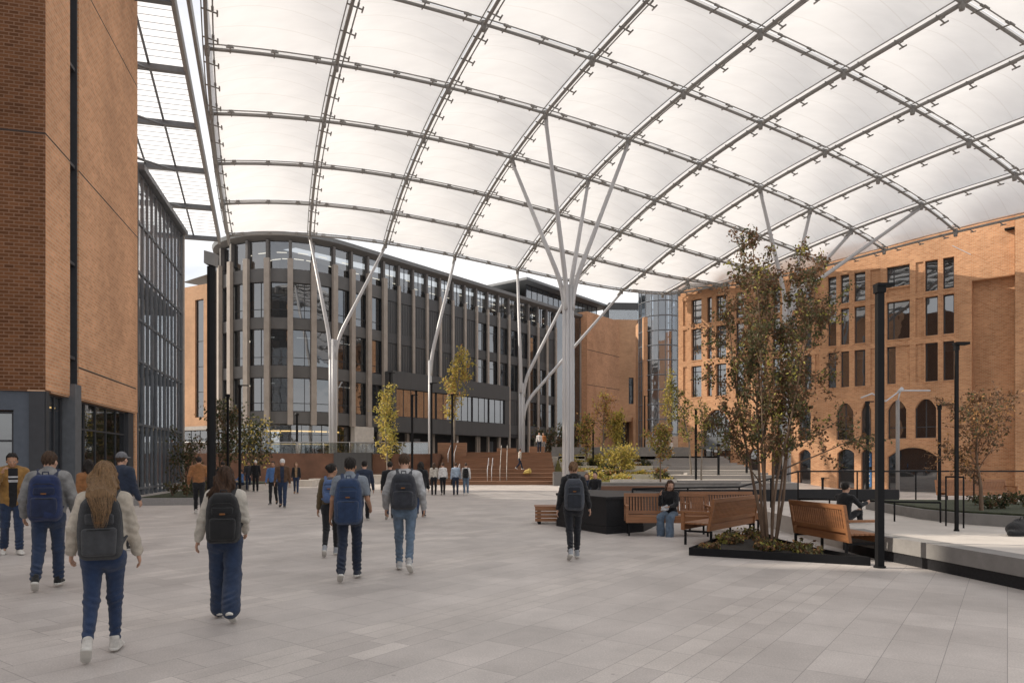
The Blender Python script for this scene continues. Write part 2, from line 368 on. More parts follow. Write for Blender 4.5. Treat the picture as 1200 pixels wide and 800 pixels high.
# ================================================================ the ground
FR = Vector((37.5, 57.0, 0)); FU = Vector((-.751, .660, 0)).normalized(); FN = Vector((FU.y, -FU.x, 0))*-1   # right building: origin, direction, outward normal
def sstep(a, b, x):
    t = min(1, max(0, (x-a)/(b-a))); return t*t*(3-2*t)
def gz(x, y):
    p = Vector((x, y, 0))-FR
    return -.85*sstep(26, 6, p.dot(FN))*sstep(17, 8, p.dot(FU))*sstep(8, 14, x)
def make_ground():
    mb = MB(); nx, ny = 86, 76
    for j in range(ny+1):
        for i in range(nx+1):
            x, y = -66+i*2, -36+j*2; mb.v.append((x, y, gz(x, y)))
    for j in range(ny):
        for i in range(nx):
            a = j*(nx+1)+i; mb.f.append((a, a+1, a+nx+2, a+nx+1)); mb.m.append(0)
    o = struct(mb.build('plaza_paving', paving('granite slab paving'), smooth=True))
    g = MB(); g.quad((-3000, -3000, -1.4), (3000, -3000, -1.4), (3000, 3000, -1.4), (-3000, 3000, -1.4))
    struct(g.build('ground', 'gravel_far'))
make_ground()
# upper terrace on which the far buildings stand
TZ = 2.3
t = MB(); t.prism([(-60, 57.45), (-6.35, 57.45), (-6.35, 60.75), (3.45, 60.75), (3.45, 71.2), (30, 71.2), (60, 110), (60, 175), (-60, 175)], -.2, TZ, 0)
struct(t.build('upper_terrace', 'slab'))

# ================================================================ left brick building
D1 = Vector((-.2425, .9702, 0)); LC = Vector((-16, 24, 0))
TL = frame(LC, D1)                                      # local y runs into the building
D2 = Vector((-.9702, -.2425, 0)); TLF = frame(LC, D2)   # front face, local y towards the plaza
def left_building():
    b = thing('brick_building', 'tall brown brick block with a dark vertical slot and a glazed shopfront below', 'building', LC)
    H = 26.5
    w = MB(); wall(w, TL, 0, 11.4, 4.15, H, [(2.27, 3.2, 4.15, H)], .5, 0)
    w.box(11.1, 11.4, .02, .6, -.05, 4.15, TL)
    w.add([TL @ Vector(p) for p in ((11.4, 0, 4.15), (11.4, 7, 4.15), (11.4, 7, H), (11.4, 0, H))], [(0, 1, 2, 3)])
    w.box(0, 11.4, .02, .55, 4.10, 4.14, TL)
    w.build('wall', 'brick_lit', b, uv=True)
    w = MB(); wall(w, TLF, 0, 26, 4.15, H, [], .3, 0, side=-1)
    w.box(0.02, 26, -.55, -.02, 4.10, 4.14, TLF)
    w.build('wall', 'brick_shaded', b, uv=True)
    j = MB()
    for z in (12.9, 20.4): j.box(.0, 2.27, -.006, .02, z, z+.05, TL); j.box(3.2, 11.4, -.006, .02, z, z+.05, TL); j.box(0, 26, -.02, .006, z, z+.06, TLF)
    j.box(3.2, 11.1, -.006, .02, 5.3, 5.36, TL)
    j.build('movement_joint', 'joint', b)
    s = MB(); s.box(2.3, 3.17, .3, .34, 4.5, H, TL)
    s.build('slot_glazing', 'glass_dark', b)
    s = MB()
    for u in (2.29, 3.12): s.box(u, u+.07, .05, .3, 4.3, H, TL)
    for z in (5.6, 9.2, 12.95, 16.7, 20.5, 24): s.box(2.37, 3.11, .1, .28, z, z+.12, TL)
    s.build('slot_frame', 'frame_dark', b)
    s = MB(); s.prism([(2.25, -.18), (2.9, -.18), (2.9, .3), (2.25, .3)], -.05, 4.6, T=TL); s.build('column', 'frame_grey', b)
    wg = MB(); wg.box(23, 40, .0, 44, 0, 31, TLF); wg.build('sun_blocker', 'brick_shaded', b, uv=True)  # unseen block added to keep low sun off the near paving
    # core and roof
    c = MB(); fp = [(.5, .6), (11.2, .6), (11.2, 16), (.5, 26)]
    c.prism(fp, 4.3, H-.1, T=TL); c.build('core', 'interior_dark', b)
    # shopfront along the side
    f = window(b, TL, .32, 2.2, .05, 4.1, .25, mull=(.95, 1.5), fmat='frame_dark', gmat='glass_clear', name='shop_window')
    f = window(b, TL, 3.2, 10.2, .05, 4.1, .25, mull=(4.6, 6.0, 7.4, 8.8), trans=(3.0,), fmat='frame_dark', gmat='glass_clear', name='shop_window')
    for u0, u1, y0 in ((10.2, 11.08, .1), (0, .3, .03)): p = MB(); p.box(u0, u1, y0, .5, -.05, 4.1, TL); p.build('pier', 'frame_dark', b)
    # front: blue grey panels and a dark doorway
    p = MB(); p.box(1.0, 8, -.3, -.1, 3.45, 4.1, TLF); p.build('cladding_panel', 'bluegrey', b); p = MB(); p.box(3.2, 8, -.3, -.1, -.05, 3.45, TLF)
    p.build('cladding_panel', 'bluegrey', b)
    p = MB(); p.box(8.01, 26, -.3, -.1, -.05, 4.1, TLF); p.build('cladding_panel', 'bluegrey', b)
    p = MB(); p.box(.32, 1.0, -.3, -.1, -.05, 4.1, TLF); p.build('cladding_panel', 'bluegrey', b)
    p = MB(); p.box(0, .3, -.34, -.06, -.05, 4.1, TLF); p.build('corner_post', 'frame_dark', b)
    d = window(b, TLF, 1.02, 3.18, .02, 3.4, .2, mull=(2.1,), trans=(2.4,), gmat='glass_dark', name='door', side=-1)
    r = MB(); r.box(.4, 11, 6, 6.2, -.05, 4.1, TL); r.box(10.9, 11.05, .5, 6, -.05, 4.1, TL); r.box(.4, 11, .6, 6, 4.2, 4.29, TL); r.box(.4, 11, .6, 6, .01, .03, TL)
    r.box(4.2, 5.6, 3, 3.15, .05, 2.9, TL); r.box(7, 7.6, 2, 4, .05, 1.1, TL)
    r.build('shop_interior', 'interior', b)
    l = MB()
    for u in (1.5, 4, 6.5, 9): l.box(u, u+.7, 2.2, 2.32, 4.0, 4.05, TL)
    l.build('shop_light', 'light_warm', b)
left_building()

def glass_building():
    b = thing('glass_building', 'glass curtain wall block beyond the tall brown brick block', 'building', TL @ Vector((11.6, .2, 0)))
    u0, u1, H, W = 11.5, 21.8, 16.4, 7.0
    m = MB(); n = 11
    for k in range(n+1):
        u = u0+(u1-u0)*k/n; m.box(u-.028, u+.028, -.03, .10, 0, H, TL)
    for z in (.35, 3.6, 6.8, 8.9, 11.3, 13.8, H-.1):
        m.box(u0, u1, .0, .12, z-.06, z+.06, TL)
    for k in range(1, 7):
        m.box(u1-.1, u1+.08, k-.04, k+.04, 0, H, TL)
    for z in (3.6, 6.8, 11.3, H-.1): m.box(u1-.09, u1+.05, .1, W, z-.06, z+.06, TL)
    m.build('mullion_grid', 'frame_grey', b)
    g = MB(); g.quad(*[TL @ Vector(p) for p in ((u0, .06, 0), (u1, .06, 0), (u1, .06, H), (u0, .06, H))])
    g.quad(*[TL @ Vector(p) for p in ((u1, .06, 0), (u1, W, 0), (u1, W, H), (u1, .06, H))])
    g.build('glazing', 'glass_screen', b)
    f = MB()
    for z in (3.45, 6.65, 11.15): f.box(u0+.1, u1-.2, .3, W, z-.13, z+.13, TL)
    f.box(u0, u1-.3, W-.2, W, 0, 6.6, TL)
    f.build('floor_slab', 'interior', b)
    c = MB()
    for u in (14, 17, 20): c.tube([TL @ Vector((u, 1.2, 0)), TL @ Vector((u, 1.2, H-.2))], .16, 10)
    c.build('column', 'steel_white', b, smooth=True)
    e = MB(); e.box(u1+.06, u1+.30, -.1, .3, 0, H+.3, TL); e.build('corner_post', 'soffit', b)
    r = MB(); r.box(u0, u1+.3, -.3, .5, H-.02, H+.25, TL); r.build('eaves_beam', 'frame_grey', b)
glass_building()

# ================================================================ curved dark building
P0 = Vector((-17.07, 70, 0)); CU = Vector((.62, .785, 0)).normalized(); CI = Vector((-CU.y, CU.x, 0)); CR = 7.7
CC = P0+CI*CR
def cpos(s, off=0.0):                                   # point on the facade line, off metres outwards
    if s >= 0: p = P0+CU*s; n = -CI
    else:
        a = s/CR; n = -CI*math.cos(a)+CU*math.sin(a); p = CC+n*CR
    return p+n*off
def cfr(s0, s1, off=0.0):                               # frame of one bay: local x along the chord, local y into the building
    a, b = cpos(s0, off), cpos(s1, off); return frame(a, b-a), (b-a).length
def curved_building():
    b = thing('curved_building', 'dark grey clad building with a rounded glazed corner and stone fins', 'building', CC+Vector((0, 0, TZ)))
    S0, BW = 1.27, 2.13
    ss = [S0+BW*k for k in range(-11, 21)]
    pan = MB(); spn = [MB() for _ in range(4)]; lev = MB(); fl = MB(); lt = MB()
    floors = [(6.6, 9.85), (11.0, 14.5), (15.6, 19.0)]
    for k in range(len(ss)-1):
        s0, s1 = ss[k], ss[k+1]; mid = (s0+s1)/2; T, L = cfr(s0, s1); kk = k-11
        drum = kk < 2
        hide = kk < -9
        # spandrels
        for li, (z0, z1) in enumerate(((5.4, 6.6), (9.85, 11.0), (14.5, 15.6), (19.0, 20.3))):
            (spn[li] if drum else pan).box(.0, L, .05, .35, z0+.012, z1-.012, T)
        for fi, (z0, z1) in enumerate(floors):
            isw = drum or (fi >= 1 and 9 <= kk <= 14) or (fi == 0 and kk in (13, 14, 15, 16)) or (fi == 1 and kk in (15, 16)) or kk >= 17
            if isw and not hide:
                window(b, T, .16, L-.16, z0, z1, .2, mull=((L*.62,) if kk % 2 else ()), trans=((z0+.8,) if drum else (z1-1.0,)), fw=.06, blind=.3)
            else:
                pan.box(0, L, .12, .34, z0+.012, z1-.012, T)
                if not hide:
                    for q in range(1, 6): pan.box(L*q/6-.02, L*q/6+.02, .09, .12, z0+.02, z1-.02, T)
        if not hide: window(b, T, .10, L-.10, 20.3, 23.0, .25, mull=(L*.5,) if kk >= 2 else (), fw=.06, gmat='glass_clear', name='clerestory_window')
        else: pan.box(0, L, .1, .34, 20.3, 23, T)
        if kk < 1 and not hide:
            window(b, T, .04, L-.04, TZ+.05, 5.35, .5, mull=(L*.5,), trans=(4.4,), fw=.05, gmat='glass_clear', name='shop_window')
    for lv in spn: lv.build('spandrel', 'charcoal_light', b)
    pan.build('cladding_panel', 'charcoal', b)
    for k, s in enumerate(ss):
        kk = k-11
        if kk < -9: continue
        T, L = cfr(s-.05, s+.05)
        zb = 5.3 if kk < 2 else (TZ if kk > 8 else 5.3)
        zt = 21.2 if kk < 3 else 20.8
        p = MB(); w_ = .25 if kk < 3 else .15; p.box(.05-w_, .05+w_, -.36 if kk < 3 else -.22, .02, zb, zt, T); p.build('pilaster', 'pilaster', b)
    # fins at the clerestory
    for k, s in enumerate(ss):
        if k-11 >= -9: T, L = cfr(s-.05, s+.05); fn = MB(); fn.box(-.10, .16, -.12, .3, 20.8, 23.0, T); fn.build('clerestory_fin', 'fin_side', b)
    # roof with overhang following the curve
    sr = [ss[0]+(ss[-1]+2-ss[0])*k/70 for k in range(71)]
    def ring(off, z): return [cpos(s, off if off < 0 else off-1.35+.1*sstep(7, 17, -s))+Vector((0, 0, z)) for s in sr]
    rf = MB(); o1 = ring(1.7, 23.35); o2 = ring(1.8, 23.7); i1 = ring(-.2, 23.0); i2 = ring(-6.0, 24.6)
    n = len(sr)
    for a, c, mi in ((i1, o1, 1), (o1, o2, 0), (o2, i2, 0)):
        rf.add(a+c, [(i, i+1, n+i+1, n+i) for i in range(n-1)], mi)
    back = CI*22
    rf.add([i2[0], i2[-1], i2[-1]+back, i2[0]+back], [(0, 1, 2, 3)], 0)
    rf.add(i2[:40]+[CC+Vector((0, 0, 24.6))], [(i, i+1, 40) for i in range(39)], 0)
    rf.build('roof', ['roof', 'charcoal_light'], b)
    # floors, core and lights inside
    for z in (TZ+.02, 5.75, 10.2, 14.85, 19.4):
        a = [cpos(s, -.55) for s in sr]; c = [cpos(s, -6) for s in sr]
        vs = [p+Vector((0, 0, z)) for p in a+c]+[p+Vector((0, 0, z+.35)) for p in a+c]
        fl.add(vs, [(i, i+1, n+i+1, n+i) for i in range(n-1)]+[(2*n+i, 2*n+i+1, 3*n+i+1, 3*n+i) for i in range(n-1)]+[(i, i+1, 2*n+i+1, 2*n+i) for i in range(n-1)])
    a = [cpos(s, -6.05) for s in sr]
    fl.add([p+Vector((0, 0, TZ)) for p in a]+[p+Vector((0, 0, 23)) for p in a], [(i, i+1, n+i+1, n+i) for i in range(n-1)])
    fl.build('floor_slab', 'interior', b)
    for s in [x*1.0 for x in range(-19, 43, 3)]:
        T, L = cfr(s, s+1.4)
        for y in (2.4, 4.6): lt.box(0, L*.7, y, y+.09, 22.5, 22.56, T)
        if s < 3 and int(s) % 2 == 0:
            for z in (14.2, 9.6): lt.box(0, L, 3.0, 3.12, z, z+.05, T)
    lt.build('ceiling_light', 'light', b)
    lw = MB()
    for s in (-9, -7.2, -5.4, -3.6, -1.5, .3):
        T, L = cfr(s, s+1.3); lw.box(0, L, 2.4, 2.5, 4.75, 4.87, T); lw.box(0, L, 3.4, 3.5, 3.5, 3.58, T)
    lw.build('shop_light', 'light_warm', b)
    # projecting podium box and dark ground floor of the long side
    T = frame(P0, CU)
    pb = MB(); pb.box(5.4, 25, -1.6, .0, 9.5, 11.3, T); pb.box(5.4, 25, -1.6, .0, 4.9, 6.5, T); pb.box(5.4, 5.95, -1.55, -.02, 6.5, 9.5, T); pb.box(24.2, 25, -1.55, -.02, 6.5, 9.5, T)
    pb.build('podium_box', 'charcoal', b)
    for u in (6.0, 9.05, 12.1, 15.15, 18.2, 21.25): window(b, T, u, u+2.9, 6.52, 9.48, -1.4, mull=(u+1.1, u+2.2), fw=.06, name='podium_window')
    gf = MB(); gf.box(3.2, 44, 1.2, 1.3, TZ, 4.9, T); gf.box(3.2, 44, .1, 1.3, 4.9, 5.42, T); gf.build('recessed_wall', 'interior_dark', b)
    dr = MB()
    for u in (7, 11, 17, 24, 30): dr.box(u, u+1.0, 1.1, 1.19, TZ+.1, 4.4, T)
    dr.build('shop_door', 'frame_grey', b)
    for u in range(5, 44, 4): cl = MB(); cl.box(u, u+.35, .1, .45, TZ, 4.9, T); cl.build('column', 'pilaster', b)
    sgn = MB(); sgn.box(1.4, 3.9, -.35, .3, TZ, 5.35, T); sgn.build('stone_panel', 'concrete', b)
    bw_ = MB(); bw_.box(37.6, 43.9, -.1, .6, 5.4, 23, T); bw_.build('dark_glazed_bay', 'glass_dark', b)
    # brick end block with its penthouse
    e = MB(); e.box(44, 57.4, -1.2, 18, TZ-.1, 24.1, T); e.build('brick_end_wall', 'brick_red', b, uv=True)
    j = MB()
    for z in (8.0, 13.2, 18.4): j.box(44, 57.4, -1.21, -1.19, z, z+.08, T)
    j.build('movement_joint', 'joint', b)
    ph = MB(); ph.box(35, 59, 3.2, 11, 27.7, 28.05, T); ph.build('penthouse_roof', 'roof', b)
    window(b, T, 37.2, 57, 24.05, 27.7, 5, mull=[37.2+1.4*k for k in range(1, 14)], trans=(25.6,), fw=.1, gmat='glass_blue', name='penthouse_window')
    ph = MB(); ph.box(37.2, 57, 9.8, 9.9, 24.1, 27.7, T); ph.build('penthouse_wall', 'soffit', b)
    # low glazed link on the left under the orange wall
curved_building()

def orange_wall():
    A = Vector((-39.6, 84, 0)); d = Vector((.88, -.47, 0))
    T = frame(A, d)                                   # local y = away from the plaza
    b = thing('orange_brick_block', 'sunlit orange brick block with one tall slot window beside the rounded dark corner', 'building', A+Vector((0, 0, TZ)))
    w = MB(); L = 11.0
    def u_at(px):
        k = (px-600)/FPX; return (k*A.y-A.x)/(d.x-k*d.y)
    a, c = u_at(228.5), u_at(238.5)
    wall(w, T, -1.0, L, 5.8, 22.6, [(a, c, 7.0, 20.9)], .4, 0)
    w.box(-1.0, L, .45, 9, 5.8, 22.55, T)
    w.build('wall', 'brick_far', b, uv=True)
    window(b, T, a, c, 7.0, 20.9, .2, trans=(10, 13, 16), fw=.08)
    g = MB(); g.box(-8, 13, 1.5, 1.7, TZ, 5.7, T); g.box(-8, 13, .2, 3, 5.5, 5.78, T); g.build('recess', 'interior', b)
    window(b, T, -4, 12, TZ+.05, 5.5, .6, mull=[-4+1.6*k for k in range(1, 10)], trans=(4.4,), fw=.06, gmat='glass_clear', name='shop_window')
    f = MB(); f.box(-8, 13.5, -.3, .3, 5.5, 5.95, T); f.build('fascia', 'soffit', b)
orange_wall()

# ================================================================ far buildings between the two big ones
def stair_tower():
    b = thing('stair_tower', 'round glass stair tower beside an orange brick pier in the gap', 'tower', (18.6, 97, TZ))
    c = Vector((20.6, 97, 0)); R = 3.0
    Zt = 26.2
    m = MB(); gl = MB(); n = 20
    pts = [c+Vector((math.cos(2*math.pi*k/n)*R, math.sin(2*math.pi*k/n)*R, 0)) for k in range(n)]
    gl.add([p+Vector((0, 0, TZ)) for p in pts]+[p+Vector((0, 0, Zt)) for p in pts], [(i, (i+1) % n, n+(i+1) % n, n+i) for i in range(n)])
    for p in pts: m.tube([p+Vector((0, 0, TZ)), p+Vector((0, 0, Zt))], .07, 5)
    for z in np.arange(TZ+1.2, Zt+.1, 2.0): m.tube([p+Vector((0, 0, z)) for p in pts+pts[:1]], .09, 5)
    gl.build('glazing', 'glass_blue', b); m.build('glazing_frame', 'frame_grey', b)
    cr = MB(); cr.tube([c+Vector((0, 0, TZ)), c+Vector((0, 0, Zt))], 1.0, 10); cr.build('stair_core', 'steel_white', b)
    r = MB(); r.tube([c+Vector((0, 0, Zt)), c+Vector((0, 0, Zt+.25))], [R+.9, R+.9], 20); r.build('roof', 'soffit', b)
    w = MB(); w.box(17.85, 18.75, 95.0, 101, TZ-.1, 21.4); w.build('brick_pier', 'brick_far', b, uv=True)
    t = MB(); t.box(17.9, 19, 96.2, 100, 21.4, 24.6); t.build('roof_lantern', 'glass_blue', b)
    r = MB(); r.box(17.2, 21, 94.6, 101, 26.2, 26.45); r.build('roof', 'soffit', b)
stair_tower()
def low_block():
    b = thing('low_brick_block', 'low orange brick block with two slit windows and a glass roof rail', 'building', (19, 112, TZ))
    T = frame((12, 111, 0), (1, .06, 0))
    w = MB(); ops = [(6.6, 7.4, 11.0, 15.2), (7.9, 8.6, 11.0, 15.2)]
    wall(w, T, 3.5, 11.5, 8.6, 24.4, ops, .5); w.box(3.5, 11.5, .55, 10, TZ, 24.3, T)
    w.box(0, 6.6, -3.2, .5, 8.0, 9.0, T)
    w.build('wall', 'brick_far', b, uv=True)
    for o in ops: window(b, T, *o, .3, fw=.08)
    d = MB(); d.box(3.5, 6.4, -1, .2, TZ, 8.0, T); d.build('dark_entrance', 'glass_dark', b)
    r = MB(); r.box(3.5, 11.5, .3, .36, 24.4, 26.0, T); r.build('roof_rail', 'glass_rail', b)
    for_ = MB(); for_.box(4.0, 11, 3, 8, 24.4, 27.8, T); for_.build('plant_room', 'charcoal', b)
    x = MB(); x.box(6.4, 8.2, -4, .3, TZ, 8.6, T); x.build('brick_pier', 'brick_far', b, uv=True)
low_block()

# ================================================================ right brick building
TR = frame(FR, FU)                                     # local y points out towards the plaza, so side=-1 runs inwards
def su(px):
    k = (px-600)/FPX; return (FR.x-FR.y*k)/(-FU.x+FU.y*k)
def right_building():
    b = thing('arcade_building', 'long orange brick building with rows of tall windows over arches', 'building', FR+Vector((0, 0, -.8)))
    ZT, ZB = 21.3, -1.6
    rows = [(16.1, 18.7), (12.35, 15.65), (8.5, 11.75)]
    cols = [(1118, 1105), (1099, 1084), (1014, 1001), (995, 985), (980, 970), (951, 942), (934, 926), (914, 905), (896, 887), (872, 862), (851, 839), (834, 828.5), (822, 810)]
    blind = [(1082, 1073), (1031, 1020), (960, 955), (880, 877), (805, 800.5)]
    ops, win, infill = [], [], []
    for a, c in cols:
        for z0, z1 in rows: o = (su(a), su(c), z0, z1); ops.append(o); win.append(o)
    for a, c in blind:
        for z0, z1 in rows: o = (su(a), su(c), z0, z1); ops.append(o); infill.append(o)
    wa, wc = su(1066), su(1039); wm = wa+(wc-wa)*.62
    for i, (z0, z1) in enumerate(rows):
        ops.append((wa, wc, z0, z1))
        if i == 0: win.append((wa, wc, 16.9, z1)); infill.append((wa, wc, z0, 16.9))
        elif i == 1: win.append((wa, wc, z0, z1))
        else: win.append((wm, wc, z0, z1)); infill.append((wa, wm, z0, z1))
    arch = [(1097, 1072), (1062, 1040), (1021, 1009), (1000, 980), (950, 936), (922, 910), (898, 886)]
    for a, c in arch: ops.append((su(a), su(c), 3.75, 7.05, .8))
    doors = [((1098, 1040), -1.0, 2.95, .8), ((1022, 1009), -.8, 2.9, .4), ((1001, 981), -.7, 2.9, .4), ((950, 936), -.5, 2.9, .4), ((922, 904), -.2, 3.1, .6), ((890, 876), 0, 3.1, .6)]
    for (a, c), z0, z1, r in doors: ops.append((su(a), su(c), z0, z1, r))
    ba, bc = su(856), su(823); ops.append((ba, bc, .6, 7.1, 1.5))
    w = MB(); wall(w, TR, .05, 26.4, ZB, ZT, ops, .55, side=-1)
    # upper band runs on over the set-back panel, then the projecting end bay
    wall(w, TR, -2.9, .05, 16.5, ZT, [], .3, side=-1); wall(w, frame(FR-FN*.7, FU), -2.9, .05, ZB, 16.5, [], .3, side=-1)
    w.box(-2.9, .05, -.72, -.02, 16.45, 16.5, TR); w.box(.03, .06, -.7, -.01, ZB, 16.5, TR)
    T2 = frame(FR+FN*.9, FU)
    eo = [(-9, -3.6, z0, z1) for z0, z1 in ((16.6, 19.6), (11.6, 15.6), (6.8, 10.6))]
    wall(w, T2, -20, -2.9, ZB, ZT, eo, .5, side=-1); w.box(-2.93, -2.9, -1.6, 0, ZB, ZT, T2)
    # left end and top
    w.box(26.37, 26.4, -14, 0, ZB, ZT, TR); w.box(-20, 26.4, -.5, -.45, ZT-.04, ZT, TR)
    for o in infill: w.box(o[0], o[1], -.30, -.12, o[2], o[3], TR)
    w.build('wall', 'brick_orange', b, uv=True)
    k = MB(); k.box(-20, 26.3, -14, -1.2, ZT-.3, ZT-.05, TR); k.build('roof', 'roof', b)
    k = MB(); k.box(-19.8, 26.2, -13, -4.5, ZB, ZT-.4, TR)
    for z in (-1.5, 3.3, 7.8, 12.0, 15.85): k.box(-19.8, 26.2, -4.5, -.75, z, z+.3, TR)
    k.build('floor_slab', 'interior', b)
    for o in win:
        W = o[1]-o[0]
        window(b, TR, *o, .32, mull=(o[0]+W*.72,) if W > 1.0 else (), trans=(o[3]-.6,) if W > 1.0 else (), fw=.09, side=-1, blind=.4)
    for o in eo: window(b, T2, *o, .3, mull=(-7.2, -5.4), fw=.1, side=-1)
    for a, c in arch:
        u0, u1 = su(a), su(c); window(b, TR, u0, u1, 3.75, 7.05, .38, mull=((u0+u1)/2,), trans=(4.7,), fw=.08, name='arched_window', side=-1)
    for (a, c), z0, z1, r in doors:
        u0, u1 = su(a), su(c); n = 4 if u1-u0 > 4 else 1
        window(b, TR, u0, u1, z0, z1, .42, mull=[u0+(u1-u0)*q/n for q in range(1, n)], trans=((1.4,) if n > 1 else (1.0,)), fw=.1, name='doorway', side=-1)
    window(b, TR, ba, bc, .6, 7.1, .42, mull=[ba+(bc-ba)*q/4 for q in range(1, 4)], trans=(3.3,), fw=.1, name='doorway', side=-1)
    p = MB(); p.box(ba+.05, bc-.05, -.4, -.34, 3.3, 4.3, TR); p.build('spandrel_panel', 'frame_grey', b)
    p = MB(); p.box(ba+.1, bc-.3, -.3, 1.3, 3.05, 3.25, TR); p.build('door_canopy', 'frame_grey', b)
    # stone sills
    for o in win:
        if o[1]-o[0] > .6: p = MB(); p.box(o[0]-.02, o[1]+.02, -.3, .05, o[2]-.12, o[2]+.004, TR); p.build('sill', 'brick_orange', b, uv=True)
    # thin pale cable line and small wall lamp near the top
    p = MB(); p.tube([TR @ Vector((1.4, .05, 19.6)), TR @ Vector((.1, .05, 18.6))], .03, 5); p.build('cable', 'steel_white', b)
    p = MB(); p.box(su(1190), su(1178), .05, .5, 20.0, 20.12, TR); p.build('wall_lamp', 'black', b)
    p = MB(); u0 = su(1021.5); u1 = su(1012); p.box(u0+.1, u1-.1, -.38, -.34, 1.3, 2.5, TR); p.box(u0+.1, u1-.1, -.38, -.34, -.5, 1.0, TR)
    p.build('blue_poster', mat('blue poster', (.04, .13, .30), .6), b)
    q = MB()
    for z in (2.1, 1.7, .6, .2, -.2): q.box(u0+.25, u1-.3, -.345, -.33, z, z+.12, TR)
    q.build('poster_print', 'concrete_lt', b)
right_building()
# ================================================================ canopy: doubly curved grid of tubes with foil cushions
CP = [0.4243, 9.5327, 51.0696, 5.9999, 5.3852, -2.1399, -0.4866, 1.6273, -0.4816, 0.5936, 0.6315, -0.0799, 1.0481, 0.0116, -1.7775, 0.0977, 0.9696, -0.3334, 0.4309, 21.1613, -2.8801, -1.805, 0.1437, 1.0923, -2.5866, -0.1326, -0.2353, 1.2366, -0.4584, 1.1466, 1.5515, 0.7773, 1.4818, -0.4265]
WD = [(2, 0), (1, 1), (0, 2), (3, 0), (2, 1), (1, 2), (0, 3)]
ZD = [(a, b) for a in range(5) for b in range(5) if a+b <= 4]
def can(i, j, dz=0.0):
    a, b = (i-4.5)/4, (j-4.5)/4
    U = a*4*CP[3]+sum(c*a**p*b**q for c, (p, q) in zip(CP[5:12], WD))
    V = b*4*CP[4]+sum(c*a**p*b**q for c, (p, q) in zip(CP[12:19], WD))
    ct, st = math.cos(CP[0]), math.sin(CP[0])
    x = CP[1]+U*ct-V*st; y = CP[2]+U*st+V*ct
    z = CZ+sum(c*a**p*b**q for c, (p, q) in zip(CP[19:], ZD))
    p = Vector((x, y, z))
    d = (p-FR).dot(FN)                      # keep the far right corner clear of the brick facade
    lim = .6
    if d < lim+1.5:
        f = p.y; e = lim+1.5*math.exp((d-lim-1.5)/1.5)
        p += Vector((FN.x, FN.y, 0))*(e-d)
        p.z = CZ+(p.z-CZ)*p.y/f
    p.z += dz
    return p
GUT0 = at(213, 0, 35.0); GUT1 = at(262.5, 279, 58.3)
def gut(k): return GUT0+(GUT1-GUT0)*((k-3.5)/4.5)
def canopy():
    b = thing('canopy', 'huge white translucent canopy of foil cushions on a curved grid of grey tubes', 'canopy', can(4.5, 4.5))
    for j in range(0, 8):
        for i in range(0, 9):
            m = MB(); n = 8; e = .003
            for q in range(n+1):
                for p in range(n+1):
                    s, t = e+(1-2*e)*p/n, e+(1-2*e)*q/n
                    m.v.append(tuple(can(i+s, j+t, .30+.75*16*s*(1-s)*t*(1-t))))
            for q in range(n):
                for p in range(n):
                    a = q*(n+1)+p; m.f.append((a, a+1, a+n+2, a+n+1)); m.m.append(0)
            c_ = m.build('cushion', 'film', b, smooth=True); l_ = c_.data.uv_layers.new(name='UVMap')
            for lp in c_.data.loops: l_.data[lp.index].uv = ((lp.vertex_index % (n+1))/n, (lp.vertex_index//(n+1))/n)
    def rib(pts_fn, k0, k1, main, name, clamp=True):
        m = MB(); n = int((k1-k0)*5)
        P = [pts_fn(k0+(k1-k0)*t/n) for t in range(n+1)]
        m.tube([p for p in P], main, 8)
        S = []
        for t, p in enumerate(P):
            d = (P[min(t+1, n)]-P[max(t-1, 0)]).normalized(); s = d.cross(Vector((0, 0, 1))).normalized()
            S.append((p, d, s))
        m.tube([p+s*.33+Vector((0, 0, .10)) for p, d, s in S], main*.40, 6)
        m.tube([p-s*.20+Vector((0, 0, .20)) for p, d, s in S], main*.35, 5)
        if clamp:
            kk = k0+.17
            while kk < k1:
                p = pts_fn(kk); d = (pts_fn(kk+.02)-pts_fn(kk-.02)).normalized(); s = d.cross(Vector((0, 0, 1))).normalized()
                m.tube([p-s*.22, p+s*.55+Vector((0, 0, -.12))], .042, 5)
                m.tube([p+s*.55-d*.2+Vector((0, 0, -.12)), p+s*.55+d*.2+Vector((0, 0, -.12))], .046, 5)
                m.tube([p+s*.33-d*.13+Vector((0, 0, .08)), p+s*.33+d*.13+Vector((0, 0, .08))], .065, 6)
                kk += .3333
        m.build(name, 'steel_beam', b, smooth=True)
    for i in range(0, 10): rib(lambda k, i=i: can(i, k), 0, 8, .098, 'rib')
    for j in range(0, 9): rib(lambda k, j=j: can(k, j, .04), 0, 9, .082, 'cross_rib')
    for i in range(10):
        for j in range(9):
            p = can(i, j, -.05); nd = MB(); nd.tube([p-Vector((0, 0, .28)), p+Vector((0, 0, .22))], [.13, .18], 8); nd.build('node_joint', 'steel_beam', b, smooth=True)
    # straight white gutter beam along the left edge, dark tubes on both sides
    d = (GUT1-GUT0).normalized(); s = Vector((0, 0, 1)).cross(d).normalized(); e0 = GUT0-d*14
    def bar(w0, w1, z0, z1):
        g = MB(); vs = [p+s*w+Vector((0, 0, z)) for p in (e0, GUT1+d*.6) for w, z in ((w0, z0), (w1, z0), (w1, z1), (w0, z1))]
        return g.add(vs, [(0, 1, 2, 3), (7, 6, 5, 4), (0, 4, 5, 1), (1, 5, 6, 2), (2, 6, 7, 3), (3, 7, 4, 0)])
    g = bar(.31, .50, -.28, .4); g.f += [tuple(i+8 for i in f) for f in bar(-.42, -.25, -.28, .4).f]; g.v += bar(-.42, -.25, -.28, .4).v; g.m += [0]*6
    g.build('edge_beam', 'steel_beam', b)
canopy()

